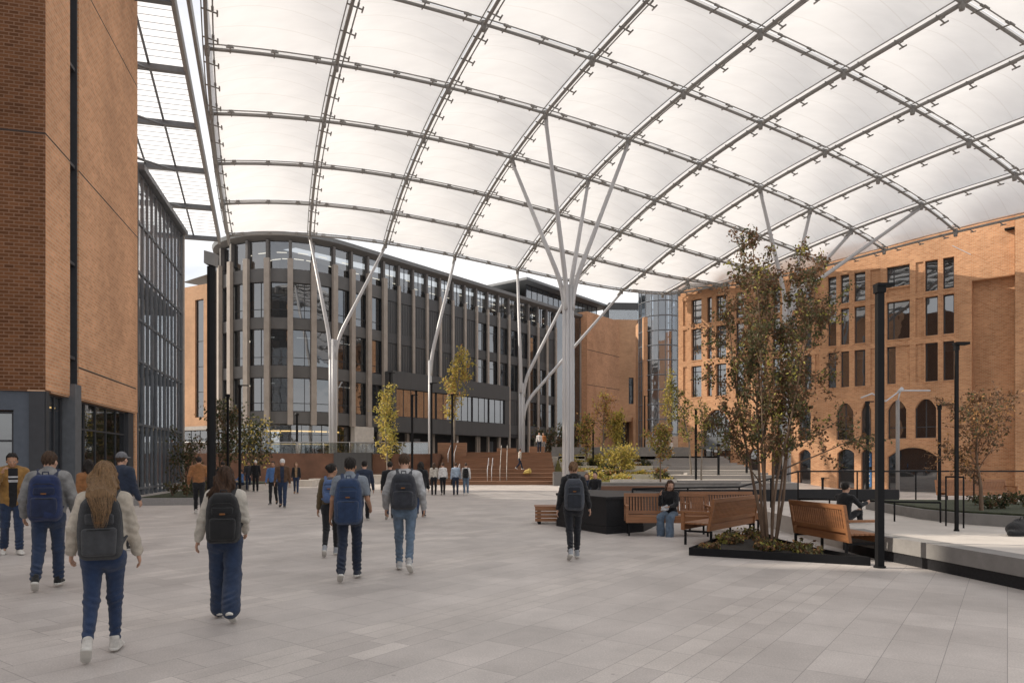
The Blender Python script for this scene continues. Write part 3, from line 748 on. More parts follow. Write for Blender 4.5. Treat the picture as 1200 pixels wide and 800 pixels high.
def glazed_roof():
    b = thing('glazed_roof', 'strip of louvred glass roof between the tall brick block and the white canopy edge', 'roof', can(0, 6))
    W = 5.6
    def pt(k, w):                                       # w metres left of the canopy edge, kept clear of the brick block
        p = gut(k); s = Vector((-.97, -.2425, 0)); e = p+s*(.45+w)
        lx = -16.0-.25*(e.y-24)+.12
        e.z = p.z+.2; return e
    gl = MB(); lv = MB(); bm_ = MB(); pu = MB(); br = MB()
    ks = [2.6+.9*q for q in range(7)]
    ks[-1] = 8.0
    for a, c in zip(ks[:-1], ks[1:]):
        for w0, w1 in ((0, 1.9), (1.9, 3.8), (3.8, W)):
            gl.quad(pt(a, w0), pt(c, w0), pt(c, w1), pt(a, w1))
        for q in range(1, 10):
            k = a+(c-a)*q/10; p0, p1 = pt(k, 0), pt(k, W)
            lv.tube([p0+Vector((0, 0, -.06)), p1+Vector((0, 0, -.06))], .016, 4)
    for a in ks:
        p0, p1 = pt(a, 0), pt(a, W); d = p1-p0
        if d.length < .5: continue
        T = frame(p0, d); bm_.box(0, d.length, -.05, .05, -.46, -.14, T); bm_.box(0, d.length, -.16, .16, -.50, -.46, T)
    for w in (0.05, 1.9, 3.8, W):
        pu.tube([pt(2.6+5.4*t/20, w)+Vector((0, 0, -.16)) for t in range(21)], .07, 5)
    for a, c in zip(ks[:-1], ks[1:]):
        br.tube([pt(a, 1.9)+Vector((0, 0, -.5)), pt(a-.02, W)+Vector((0, 0, -.5))+(pt(a, 0)-pt(c, 0))*.35], .09, 5)
    gl.build('roof_glass', 'film_roof', b); lv.build('louvre', 'frame_grey', b); bm_.build('beam', 'frame_grey', b)
    pu.build('purlin', 'frame_grey', b); br.build('brace', 'frame_grey', b)
glazed_roof()

def tree_column(label, base, fork, tops, r, pipes, bend=.9, grp='white branching columns under the canopy'):
    b = thing('tree_column', label, 'column', base, group=grp)
    t = MB(); base = Vector(base); fork = Vector((base.x, base.y, fork))
    if pipes > 1:
        for k in range(pipes):
            a = 2*math.pi*k/pipes+.3; o = Vector((math.cos(a), math.sin(a), 0))*r*1.25
            t.tube([base+o, fork+o+Vector((0, 0, .3))], r*(.78 if pipes < 6 else .50), 10)
    t.tube([base, fork], r*1.0, 10)
    t.build('trunk', 'steel_white', b, smooth=True)
    f = MB(); f.tube([base+Vector((0, 0, -.02)), base+Vector((0, 0, .05))], r*2.9 if pipes > 1 else r*2, 18); f.build('base_plate', 'steel_white', b)
    for k, tp in enumerate(tops):
        fz = fork.copy()
        if isinstance(tp, tuple): tp, dz = tp; fz.z += dz
        tp = Vector(tp); d = tp-fz; o = Vector((d.x, d.y, 0)); o = o.normalized()*(r*1.25 if pipes > 1 else r*.3) if o.length > 0 else o
        s = fz+o; p1 = s-Vector((0, 0, 1.4)); pts = []
        e = s+(tp-s).normalized()*1.6
        for q in range(7):
            u = q/6; pts.append(p1*(1-u)**2+s*2*u*(1-u)+e*u*u)
        pts.append(tp-Vector((0, 0, .15)))
        m = MB(); m.tube(pts, [.165]*7+[.12], 10); m.build('branch', 'steel_white', b, smooth=True)
        h = MB(); h.tube([tp-(tp-e).normalized()*.7, tp], [.11, .16], 8); h.build('cast_node', 'steel_beam', b, smooth=True)
tree_column('tall bundled white column with four spreading branches in the middle of the plaza', (3.9, 48.5, 0), 13.6, [can(3, 4), can(4, 4), can(3, 5), can(4, 5)], .235, 9)
tree_column('white Y shaped column standing before the rounded glazed corner', (-15.5, 60.6, TZ), 12.0, [can(1, 8), can(2, 8)], .175, 4)
tree_column('single leaning white strut column beside the podium box of the dark building', (-7.5, 64, TZ), 11.0, [can(3, 8)], .17, 1)
tree_column('white column with three long branches at the head of the timber steps', (.95, 67.5, TZ), 9.0, [(can(4, 8), .8), (can(5, 8), .4), (can(6, 8), -1.8)], .15, 4)
tree_column('pale column behind the multi stemmed tree with branches fanning to the canopy corner', (22.0, 56.0, 0), 14.6, [can(7, 4), can(8, 4), can(8, 3), can(6, 4)], .17, 5)

# ================================================================ walls, steps and terraces in the middle distance
def simple(name, label, cat, mb, mats, group=None, uv=False, smooth=False, org=None):
    if org is None:
        a = np.array(mb.v); org = Vector(((a[:, 0].min()+a[:, 0].max())/2, (a[:, 1].min()+a[:, 1].max())/2, a[:, 2].min()))
    return tag(mb.build(name, mats, org=org, uv=uv, smooth=smooth), label, cat, group)
m = MB(); m.box(-34, -14.5, 57.0, 57.44, -.05, 2.42)
simple('retaining_wall', 'long rust coloured retaining wall below the rounded corner building', 'wall', m, 'corten')
m = MB(); m.box(-14.48, -11.4, 56.8, 57.44, -.05, 2.48)
simple('retaining_wall', 'dark grey stone wall panel at the end of the long rust coloured wall', 'wall', m, 'charcoal')
m = MB(); m.box(-11.38, -6.4, 57.05, 57.44, -.05, 2.38)
simple('retaining_wall', 'short rust coloured wall behind the yellow tree and stone seat', 'wall', m, 'corten')
def rail_fence(name, label, pts, h, post_every, top=.03, glassy=False, mat_='black', mid=(), cat='railing', grp=None):
    b = thing(name, label, cat, pts[0], group=grp)
    pts = [Vector(p) for p in pts]
    t = MB(); t.tube([p+Vector((0, 0, h)) for p in pts], top, 6); t.build('top_rail', mat_, b, smooth=True)
    for a, c in zip(pts[:-1], pts[1:]):
        n = max(1, round((c-a).length/post_every))
        for k in range(n+1):
            if k == n and c is not pts[-1]: continue
            p = a+(c-a)*k/n; q = MB(); q.tube([p, p+Vector((0, 0, h))], top*.9, 6); q.build('post', mat_, b, smooth=True)
        for z in mid:
            q = MB(); q.tube([a+Vector((0, 0, h*z)), c+Vector((0, 0, h*z))], top*.5, 5); q.build('lower_rail', mat_, b, smooth=True)
        if glassy:
            q = MB(); T = frame(a, c-a); q.box(.05, (c-a).length-.05, -.008, .008, .08, h-.04, T); q.build('glass_panel', 'glass_rail', b)
rail_fence('balustrade', 'glass balustrade with steel top rail above the rust coloured wall', [(-33, 57.9, TZ), (-6.9, 57.9, TZ)], 1.05, 2.2, .035, True, 'steel')
def timber_steps():
    b = thing('stepped_seating', 'wide flight of warm brown timber steps rising to the dark building', 'steps', (-1.4, 52, 0))
    n = 9
    for k in range(n):
        m = MB(); y = 52+.97*k; z = TZ*(k+1)/n+.25*(k+1)/n
        m.box(-5.9+.02*k, 3.35, y, 60.7, max(0, z-.30) if k else 0, z-.05); m.box(-5.92+.02*k, 3.37, y-.05, 60.7, z-.05, z)
        for g in range(1, 3): m.box(-5.9, 3.36, y-.012, y-.004, z-.05-.08*g, z-.05-.08*g+.015)
        m.build('step', 'timber_step', b)
    for q in ((-6.3, -3.9, 59.3, 60.7, 2.1, 3.35), (1.5, 2.8, 60, 60.7, 2.3, 3.05), (-1.3, 0.4, 59.9, 60.7, 2.3, 2.9)): m = MB(); m.box(*q); m.build('timber_seat', 'timber_step', b)
    m = MB(); m.box(-6.35, -5.95, 52.2, 60.7, -.05, 1.2); m.box(-6.35, -5.95, 55.5, 60.7, 1.2, 2.4); m.build('side_wall', 'corten', b)
timber_steps()
def handrail(label, x, y0, n, col, grp='handrails on the timber steps'):
    b = thing('handrail', label, 'handrail', (x, y0, 0), group=grp)
    for dx in (0, .5) if n > 3 else (0, .32):
        m = MB(); y1 = y0+.97*n
        z0 = max(0, (y0-52)/.97*.283); z1 = z0+.283*n
        m.tube([(x+dx, y0, z0), (x+dx, y0, z0+.95), (x+dx, y0+.15, z0+1.02), (x+dx, y1, z1+1.0), (x+dx, y1+.4, z1+1.0), (x+dx, y1+.4, z1)], .027, 6)
        m.build('rail', col, b, smooth=True)
handrail('tall white looped handrail beside the four walkers at the foot of the steps', -4.35, 51.8, 2, 'steel_white')
handrail('white handrail in the middle of the timber steps', -1.85, 52.6, 3, 'steel_white')
handrail('thin brownish handrail climbing right of the middle of the timber steps', -.9, 52.4, 7, 'soffit')
handrail('white handrail at the top left of the timber steps', -5.2, 56.9, 4, 'steel_white')
def terraces():
    for k in range(7):
        y = 53.2+3*k; z = .33*(k+1); xl = 4.1+.1*k; xr = 21.5
        m = MB(); m.prism([(xl, y+.4), (12.6, y+.4), (12.6, 75), (xl, 75)], -.3, z-.06, 0)
        m.prism([(12.6, y), (xr-.5+.2*(k%2), y), (xr-.2, 75), (12.6, 75)], -.9, z, 2, 1)  # risers darker than treads, the shade of unlit faces put into the colour
        if k % 2 == 0: m.prism([(14.5, y-1.3), (xr-.3, y-1.3), (xr-.3, y), (14.5, y)], -.9, z-.165, 2, 1)
        struct(m.build('terrace', ['planting', 'concrete_lt', 'granite']))
        w = MB(); gap = [xl, xl+2.7+.5*(k % 2), xl+3.4+.5*(k % 2), 12.55]
        w.box(gap[0], gap[1], y, y+.4, -.2, z+.06); w.box(gap[2], gap[3], y, y+.4, -.2, z+.06)
        nm = ['lowest', 'second', 'third', 'fourth', 'fifth', 'sixth', 'topmost'][k]
        simple('terrace_wall', nm+' pale concrete planting wall of the sunny terraces', 'wall', w, 'concrete', 'planting walls of the terraces')
terraces()
m = MB(); m.box(4.2, 22, 73.6, 74.1, 2.2, 3.3); simple('parapet_wall', 'low grey concrete parapet at the back of the planted terraces', 'wall', m, 'concrete_grey')
m = MB(); m.box(17.5, 21, 85, 92, 2.2, 4.9); simple('ramp_wall', 'pale concrete ramp wall before the low brick entrance', 'wall', m, 'concrete')
m = MB(); m.box(3.0, 5.5, 50.6, 51.6, -.02, .95); m.box(3.05, 5.45, 50.65, 51.55, .95, 1.0)
simple('concrete_planter', 'grey concrete planter box by the foot of the tall bundled column', 'planter', m, 'concrete_grey')
m = MB(); m.box(4.6, 14.6, 45.0, 45.5, 0, .32); m.box(4.5, 14.7, 44.9, 45.6, .32, .40)
simple('long_seat', 'long grey stone seat in front of the planted terraces', 'seat', m, 'concrete_grey')
m = MB(); m.box(5.3, 16.6, 30, 30.6, -.02, .50); simple('black_planter', 'very long low black granite wall behind the timber benches', 'wall', m, 'black_stone')
m = MB(); m.box(3.9, 7.2, 33.0, 33.4, 0, .55); simple('corten_edge', 'rust coloured low wall behind the black granite block', 'wall', m, 'corten')
m = MB(); m.box(2.6, 3.55, 25, 25.7, 0, .38); m.box(2.5, 3.65, 24.9, 25.8, .38, .47); simple('stone_bench', 'pale stone seat just behind the black granite block', 'seat', m, 'concrete')

# black granite block planter
m = MB(); poly = [(1.16, 18.3), (2.18, 16.15), (3.15, 16.75), (4.1, 19.2), (2.2, 20.6)]
m.prism(poly, .0, .16, 0)
ins = lambda k: [(p[0]+(2.5-p[0])*k, p[1]+(18.2-p[1])*k) for p in poly]
m.prism(ins(.015), .16, .80, 0); m.prism(ins(-.01), .80, .86, 0)
simple('granite_block', 'angular black granite block beside the bench with the seated woman', 'planter', m, 'black_stone')
# timber crate seat
def crate():
    b = thing('slatted_seat', 'small low slatted timber seat left of the black granite block', 'seat', (.95, 19.2, 0))
    m = MB()
    for k in range(4): m.box(.62, 1.45, 18.75, 18.80, .08+k*.095, .16+k*.095)
    for k in range(6): m.box(.62, 1.45, 18.8+k*.14, 18.92+k*.14, .44, .475)
    m.build('slats', 'bench_wood', b)
    m = MB(); m.box(.7, .78, 18.82, 19.5, 0, .44); m.box(1.3, 1.38, 18.82, 19.5, 0, .44); m.build('base', 'black', b)
crate()

# raised plaza on the right with its curved kerb wall
EDGE = [(6.32, 13.3), (6.26, 12.8), (6.26, 12.3), (6.42, 11.3), (6.55, 10.2), (6.66, 9.1), (6.85, 8), (7.3, 6), (8.2, 3.5), (10, 1)]
def raised():
    poly = EDGE+[(40, -4), (40, 23.5), (9.5, 23.5), (6.6, 18.5)]
    m = MB(); m.prism(poly, -.6, .395, 0); struct(m.build('raised_plaza', 'slab'))
    b = thing('kerb_wall', 'low curved seat wall with pale upper face and black plinth edging the raised paving', 'wall', (6.4, 11, 0))
    def strip(off, z0, z1, name, mt):
        m = MB(); vs = []
        for i, p in enumerate(EDGE):
            a = Vector(EDGE[max(0, i-1)]); c = Vector(EDGE[min(len(EDGE)-1, i+1)]); d = (c-a).normalized(); n = Vector((d.y, -d.x))*1
            if n.x > 0: n = -n
            q = Vector(p)+n*off; r = Vector(p)-n*.35
            vs += [(q.x, q.y, z0), (q.x, q.y, z1), (r.x, r.y, z1), (r.x, r.y, z0)]
        n_ = len(EDGE)
        m.add(vs, [(4*i+k, 4*i+4+k, 4*i+4+(k+1) % 4, 4*i+(k+1) % 4) for i in range(n_-1) for k in range(4)]+[(0, 1, 2, 3)])
        m.build(name, mt, b)
    strip(.03, -.02, .17, 'plinth', 'black_stone'); strip(.05, .172, .405, 'coping', 'concrete_grey')
raised()
# curved low planter with a bronze tree on the right
m = MB(); cp_ = [(9.1, 15.6), (9.2, 14.4), (9.8, 13.4), (11, 12.9), (13, 12.6), (13, 19), (9.6, 19)]
m.prism(cp_, .38, .62, 0)
simple('kerb_planter', 'low curved grey planter bed on the raised paving under the bronze tree', 'planter', m, 'concrete_grey')
m = MB(); m.prism([(p[0]+(11-p[0])*.05, p[1]+(16-p[1])*.05) for p in cp_], .5, .66, 0)
stuff(m.build('planter_soil', 'ivy'))
rail_fence('railing', 'long black handrail on slim posts behind the timber benches', [(3.1, 18.0, 0), (6.3, 19.4, 0), (9.2, 22.5, .395), (17, 22.9, .395)], .98, 2.1, .028)
rail_fence('low_rail', 'knee high flat black rail on short posts on the raised paving', [(5.1+1.6, 16.3, .395), (8.2, 15.0, .395), (9.0, 14.7, .395)], .42, .62, .022)
rail_fence('stair_rail', 'black stair handrail with a sloping end beside the lamp posts', [(8.62, 13.9, .395), (8.68, 13.45, .395)], .98, 1.0, .019)

# tree bed between two benches
BED = [(3.17, 12.5), (5.74, 11.22), (5.42, 12.4), (5.3, 13.9), (5.55, 15.5), (4.0, 13.9)]
def bed():
    b = thing('tree_bed', 'black steel edged bed of mulch around the multi stemmed tree', 'planter', (4.6, 13, 0))
    m = MB(); m.prism(BED, -.05, .07); m.build('soil', 'soil', b)
    e = MB()
    for a, c in zip(BED, BED[1:]+BED[:1]):
        T = frame((a[0], a[1], 0), (c[0]-a[0], c[1]-a[1])); L = math.hypot(c[0]-a[0], c[1]-a[1]); e.box(0, L, -.012, .012, -.02, .14, T)
    e.build('edging', 'black', b)
bed()
m = MB(); c = Vector((-13.7, 27.2, 0)); m.prism([(-14.6, 27.0), (-12.2, 27.4), (-13.4, 34), (-16, 34)], 0, .28)
simple('kerb_planter', 'low granite planter kerb by the glass curtain wall block', 'planter', m, 'granite')
m = MB(); m.prism([(-14.5, 27.3), (-12.5, 27.6), (-13.6, 33.8), (-15.9, 33.8)], .1, .31); stuff(m.build('ground_cover', 'ivy'))
m = MB(); m.prism([(-20.5, 43), (-15.4, 41), (-14.6, 46), (-20, 50)], 0, .35)
simple('stone_planter', 'pale low stone planter under the dark leafy trees left of the walkers', 'planter', m, 'concrete')
m = MB(); m.prism([(-20.3, 43.4), (-15.6, 41.5), (-14.9, 45.8), (-19.8, 49.5)], .2, .40); stuff(m.build('ground_cover', 'ivy'))
for k, (x, y) in enumerate([(-15.0, 46.2), (-14.3, 48.4), (-13.9, 50.6)]):
    m = MB(); m.prism([(x-.7, y-.35), (x+.6, y-.5), (x+.75, y+.3), (x-.5, y+.45)], 0, .42+.04*k)
    simple('stone_block', ['nearest', 'middle', 'farthest'][k]+' of three rough pale stone seats below the rust coloured wall', 'seat', m, 'concrete', 'stone seats below the rust wall')
m = MB(); m.box(-11.2, -7.2, 54.2, 55.0, 0, .62); m.box(-11.1, -7.3, 54.1, 55.1, .62, .72)
simple('stone_bench', 'pale stone seat bench under the yellow tree before the short rust coloured wall', 'seat', m, 'concrete')

# ================================================================ benches
def bench(label, p, d, L=1.8, grp='slatted timber benches'):
    """local x along the seat, local -y the side one sits down from; back at y=0"""
    b = thing('park_bench', label, 'bench', (p[0], p[1], p[2] if len(p) > 2 else 0), math.atan2(d[1], d[0]), grp, local=True)
    w = 'bench_wood'
    m = MB()
    for k in range(6): m.box(.04, L-.04, -.56+k*.092, -.56+k*.092+.078, .42, .45)
    m.box(.02, L-.02, -.575, -.545, .30, .42); m.box(.02, L-.02, -.03, .0, .30, .42)
    m.build('seat', w, b)
    m = MB(); tilt = lambda z: (z-.45)*.17
    def bx(x0, x1, z0, z1, t0, t1):
        vs = []
        for z in (z0, z1):
            o = tilt(z); vs += [(x0, t0+o, z), (x1, t0+o, z), (x1, t1+o, z), (x0, t1+o, z)]
        m.add(vs, [(0, 3, 2, 1), (4, 5, 6, 7), (0, 1, 5, 4), (1, 2, 6, 5), (2, 3, 7, 6), (3, 0, 4, 7)])
    bx(0, L, .86, .94, -.012, .045); bx(.06, L-.06, .46, .535, .0, .036)
    n = int(L/.072)
    for k in range(n): x = .07+(L-.14)*k/n; bx(x, x+.042, .535, .86, .004, .026)
    for x in (0, L-.06): bx(x, x+.06, .30, .86, -.01, .045)
    m.build('backrest', w, b)
    for x in (.0, L-.07):
        m = MB(); m.box(x, x+.07, -.60, .06, .645, .685); m.box(x+.005, x+.065, -.585, -.52, .30, .645); m.build('armrest', w, b)
    for x in (.06, L-.10):
        m = MB(); m.box(x, x+.04, -.54, -.50, 0, .30); m.box(x, x+.04, .0, .04, 0, .30); m.box(x, x+.04, -.50, .0, .26, .298); m.build('leg', 'black', b)
    return b
bench('slatted timber bench with the seated woman beside the black granite block', (2.62, 16.35), (1, -.10), 1.9)
bench('slatted timber bench seen from behind left of the tree bed', (5.45, 15.75), (-1.75, -2.2), 2.55)
bench('slatted timber bench seen from behind right of the tree bed', (5.68, 11.75), (-.12, 1), 1.8)
bench('slatted timber bench mostly hidden behind another bench', (4.15, 17.2), (1, .02), 1.8)
bench('far timber bench behind the bronze leaved tree on the raised paving', (17.9, 29.5, gz(18, 29.5)-.01), (1, .1), 3.2)

# ================================================================ lamps
def lamp(label, base, h, w, style='tee', d=(1, 0), grp='black lamp posts'):
    b = thing('street_lamp', label, 'lamp', base, math.atan2(d[1], d[0]), grp, local=True)
    m = MB()
    if style == 'paddle':
        m.tube([(0, 0, 0), (0, 0, h*.955)], w, 12)
        m.tube([(0, 0, h*.95), (0, 0, h*.965)], w*.6, 8)
    else:
        m.box(-w, w, -w, w, 0, h)
    m.build('post', 'black', b)
    p = MB(); p.tube([(0, 0, -.01), (0, 0, .03)], w*1.8, 12); p.build('base_plate', 'black', b)
    m = MB()
    if style == 'tee':
        m.box(-w*1.4, .2 if base[1] < 14 else .28 if base[1] < 34 else .42, -.08, .08, h, h+.045); m.box(-w*1.4, w*1.4, -w*1.3, w*1.3, h-.10, h)
        m.build('head', 'black', b)
    elif style == 'paddle':
        s = w*1.35
        m.add([(-s, -.12, h*.965), (s*.8, -.12, h*.955), (s*1.0, -.1, h), (-s*1.05, -.1, h*1.012), (-s, .12, h*.965), (s*.8, .12, h*.955), (s*1.0, .1, h), (-s*1.05, .1, h*1.012)],
              [(0, 1, 2, 3), (7, 6, 5, 4), (0, 4, 5, 1), (1, 5, 6, 2), (2, 6, 7, 3), (3, 7, 4, 0)])
        m.build('head', 'concrete_grey', b)
    else:
        m.tube([(0, 0, h), (0, 0, h+.12)], [w*1.6, w*2.6], 10); m.tube([(0, 0, h+.12), (0, 0, h+.22)], [w*2.6, w*1.8], 10); m.build('head', 'black', b)
    return b
lamp('thick square black lamp post at the corner of the tree bed', (5.79, 11.02, 0), 4.42, .05)
lamp('thick round lamp post with a pale paddle head near the tall brick block', (-7.73, 18.0, 0), 7.0, .108, 'paddle')
q = gnd(1121, 622, .395); lamp('slim black lamp post on the raised paving left of the bronze tree', q, 3.42, .026)
q = gnd(1101, 598, .395); lamp('thin black lamp post before the arched doorway of the brick arcade', q, 2.75, .028)
for lab, px, Y, z, top in [
    ('slim lamp post left of the walkers in front of the glazed corner', 281, 36, 0, 452),
    ('slim lamp post among the dark leafy trees', 267, 41, 0, 466),
    ('short lamp post above the rust coloured wall', 348, 58.6, TZ, 487),
    ('lamp post behind the yellow tree at the short rust wall', 457, 57.0, 0, 437),
    ('lamp post left of the timber steps', 483, 50.5, 0, 463),
    ('lamp post standing in line with the leaning white strut', 505.5, 51.0, 0, 449),
    ('lamp post before the left end of the timber steps', 530, 51.5, 0, 462),
    ('lamp post on the planted terraces beside the bare orange tree', 695, 66, 1.65, 496),
    ('lamp post before the round glass stair tower', 755.5, 84, TZ, 464),
    ('dark lamp post before the big arched doorway', 815.5, 55, .3, 479),
    ('short lamp post on the pale steps', 842, 57, .66, 523),
    ('small light post right of the pale steps', 875, 58, 0, 528),
    ('lamp post in front of the small blue posters', 1016.5, 33, 0, 471),
    ('small light post before the lower arches', 964, 46, -.3, 560)]:
    p = at(px, 542, Y); p.z = z; h = CZ+(HY-top)/FPX*Y-z
    lamp(lab, p, h, .075 if Y > 48 else .055, 'cap' if px in (267, 842, 348) else 'tee')
def mast():
    p = at(1052, 542, 33); p.z = -.1
    b = thing('mast_light', 'pale mast carrying a jointed white arm before the arched windows', 'lamp', p)
    m = MB(); m.tube([p, Vector((p.x, p.y, 4.6))], .085, 10); m.build('post', 'granite', b, smooth=True)
    m = MB(); pts = [at(1009, 466, 33), at(1022, 461, 33), at(1038, 470, 33), at(1055, 457.5, 33), at(1090, 457.5, 33)]
    m.tube(pts, .038, 8); m.tube([pts[3]+Vector((-.08, 0, -.08)), pts[3]+Vector((.1, 0, .12))], .085, 8)
    m.tube([at(1055, 457.5, 33), at(1052, 470, 33)], .035, 6)
    m.build('jointed_arm', 'steel_white', b, smooth=True)
mast()
# ================================================================ people: signed distance fields turned into one smooth skin per part
def surfnet(fn, lo, hi, h):
    lo = np.array(lo, float); hi = np.array(hi, float)
    n = np.maximum(4, np.ceil((hi-lo)/h).astype(int)+1)
    S = 4; nc = (n-1+S-1)//S+1                              # coarse look first, then only the cells near the surface
    def pts_of(I, st): return (lo+h*st*I).astype(np.float64)
    Ic = np.indices(nc).reshape(3, -1).T
    Fc = fn(pts_of(Ic, S)).reshape(nc)
    cs = [Fc[a:nc[0]-1+a, b:nc[1]-1+b, d:nc[2]-1+d] for a in (0, 1) for b in (0, 1) for d in (0, 1)]
    act = np.min([np.abs(c_) for c_ in cs], 0) < h*S*1.35
    act |= (np.min(cs, 0) < 0) & (np.max(cs, 0) > 0)
    up = lambda A: np.repeat(np.repeat(np.repeat(A, S, 0), S, 1), S, 2)
    fa = np.zeros(tuple(n), bool); Fv = np.ones(tuple(n))
    blk = up(act); sg = np.sign(up(cs[0]))
    m_ = [min(n[k], blk.shape[k]) for k in range(3)]
    fa[:m_[0], :m_[1], :m_[2]] = blk[:m_[0], :m_[1], :m_[2]]; Fv[:m_[0], :m_[1], :m_[2]] = sg[:m_[0], :m_[1], :m_[2]]
    fi = np.argwhere(fa); Fv[fa] = fn(pts_of(fi, 1))
    for k in range(3):
        sl = [slice(None)]*3
        for e in (0, -1): sl[k] = e; Fv[tuple(sl)] = np.maximum(Fv[tuple(sl)], h*.5)
    s = Fv < 0
    c = [(a, b, d) for a in (0, 1) for b in (0, 1) for d in (0, 1)]
    V = lambda A, o: A[o[0]:n[0]-1+o[0], o[1]:n[1]-1+o[1], o[2]:n[2]-1+o[2]]
    cnt = sum(V(s, o).astype(np.int8) for o in c)
    mask = (cnt > 0) & (cnt < 8)
    idx = -np.ones(mask.shape, int); ii = np.argwhere(mask); idx[mask] = np.arange(len(ii))
    if len(ii) == 0: return np.zeros((0, 3)), []
    acc = np.zeros((len(ii), 3)); num = np.zeros(len(ii))
    fv = {o: V(Fv, o)[mask] for o in c}
    for a in c:
        for k in range(3):
            if a[k] == 0:
                b = list(a); b[k] = 1; b = tuple(b)
                fa, fb = fv[a], fv[b]; cr = (fa < 0) != (fb < 0)
                t = np.where(cr, fa/np.where(cr, fa-fb, 1), 0)
                p = np.tile(np.array(a, float), (len(ii), 1)); p[:, k] = t
                acc += p*cr[:, None]; num += cr
    vs = lo+(ii+acc/num[:, None])*h
    fs = []
    for k in range(3):
        u, w = (k+1) % 3, (k+2) % 3
        sa = [slice(None)]*3; sb = [slice(None)]*3; sa[k] = slice(0, -1); sb[k] = slice(1, None)
        A, B = s[tuple(sa)], s[tuple(sb)]
        for sign, msk in ((1, A & ~B), (-1, ~A & B)):
            e = np.argwhere(msk)
            e = e[(e[:, u] > 0) & (e[:, w] > 0) & (e[:, u] < n[u]-1) & (e[:, w] < n[w]-1)]
            if len(e) == 0: continue
            q = []
            for du, dw in ((-1, -1), (0, -1), (0, 0), (-1, 0)):
                g = e.copy(); g[:, u] += du; g[:, w] += dw; q.append(idx[g[:, 0], g[:, 1], g[:, 2]])
            q = np.stack(q, 1)
            if sign < 0: q = q[:, ::-1]
            fs.append(q)
    return vs, np.concatenate(fs)
def rc(P, a, b, ra, rb, sc_=None):
    a = np.array(a, float); b = np.array(b, float)
    if sc_ is not None:
        sc_ = np.array(sc_, float); P = P/sc_; a = a/sc_; b = b/sc_
    ab = b-a; t = np.clip(((P-a) @ ab)/max(1e-9, ab @ ab), 0, 1)
    d = np.linalg.norm(P-a-t[:, None]*ab, axis=1)-(ra+(rb-ra)*t)
    return d*(min(sc_) if sc_ is not None else 1)
def ell(P, c, r):
    q = (P-np.array(c, float))/np.array(r, float); k0 = np.linalg.norm(q, axis=1); k1 = np.linalg.norm(q/np.array(r, float), axis=1)
    return k0*(k0-1)/np.maximum(k1, 1e-6)
def rbox(P, c, hf, r):
    q = np.abs(P-np.array(c, float))-np.array(hf, float)+r
    return np.linalg.norm(np.maximum(q, 0), axis=1)+np.minimum(q.max(1), 0)-r
def smin(a, b, k):
    h = np.clip(.5+.5*(b-a)/k, 0, 1); return b+(a-b)*h-k*h*(1-h)
def wrinkle(P, seed, f=1.0):
    r = np.random.RandomState(seed); d = 0
    for q in range(5):
        v = r.normal(size=3); v[2] *= 1.8; v /= np.linalg.norm(v); ph = r.uniform(0, 6.28)
        w = r.normal(size=3)
        d = d+np.sin((P @ v)*f*(22+13*q)+ph+1.8*np.sin((P @ w)*7+ph))/(1+.5*q)
    return d/2.6
def mesh_obj(name, vs, fs, mats, par, mi=None):
    me = bpy.data.meshes.new(name)
    me.vertices.add(len(vs)); me.vertices.foreach_set('co', np.asarray(vs, np.float32).ravel())
    fs = np.asarray(fs); k = fs.shape[1]
    me.loops.add(len(fs)*k); me.loops.foreach_set('vertex_index', fs.astype(np.int32).ravel())
    me.polygons.add(len(fs)); me.polygons.foreach_set('loop_start', np.arange(0, len(fs)*k, k, dtype=np.int32))
    for m in (mats if isinstance(mats, list) else [mats]): me.materials.append(m)
    if mi is not None: me.polygons.foreach_set('material_index', np.asarray(mi, np.int32))
    me.polygons.foreach_set('use_smooth', [True]*len(fs))
    me.update(); me.validate()
    o = bpy.data.objects.new(name, me); COL.objects.link(o); o.parent = par
    return o
CL = {}
def cloth(key, col, rough=.88, var=.28, bump=.6, scale=11, bs=220):
    if key not in CL: CL[key] = mat(key, col, rough, 0, .25, var, scale, bump, bs, sheen=.15)
    return CL[key]
SKIN = {'light': mat('light skin', (.46, .27, .19), .5, 0, .4, .08, 12), 'tan': mat('tan skin', (.34, .185, .115), .5, 0, .4, .08, 12), 'brown': mat('brown skin', (.19, .10, .06), .5, 0, .4, .08, 12)}
def hairmat(key, col):
    if key not in CL: CL[key] = mat(key, col, .5, 0, .35, .6, 22, .8, 70, stretch=(6, 6, .45))
    return CL[key]
EYE_W = mat('eye white', (.5, .48, .45), .3); EYE_D = mat('dark iris', (.02, .015, .01), .2); LIP = mat('lips', (.30, .12, .10), .5)
RUBBER = mat('off white rubber sole', (.55, .53, .49), .7); 

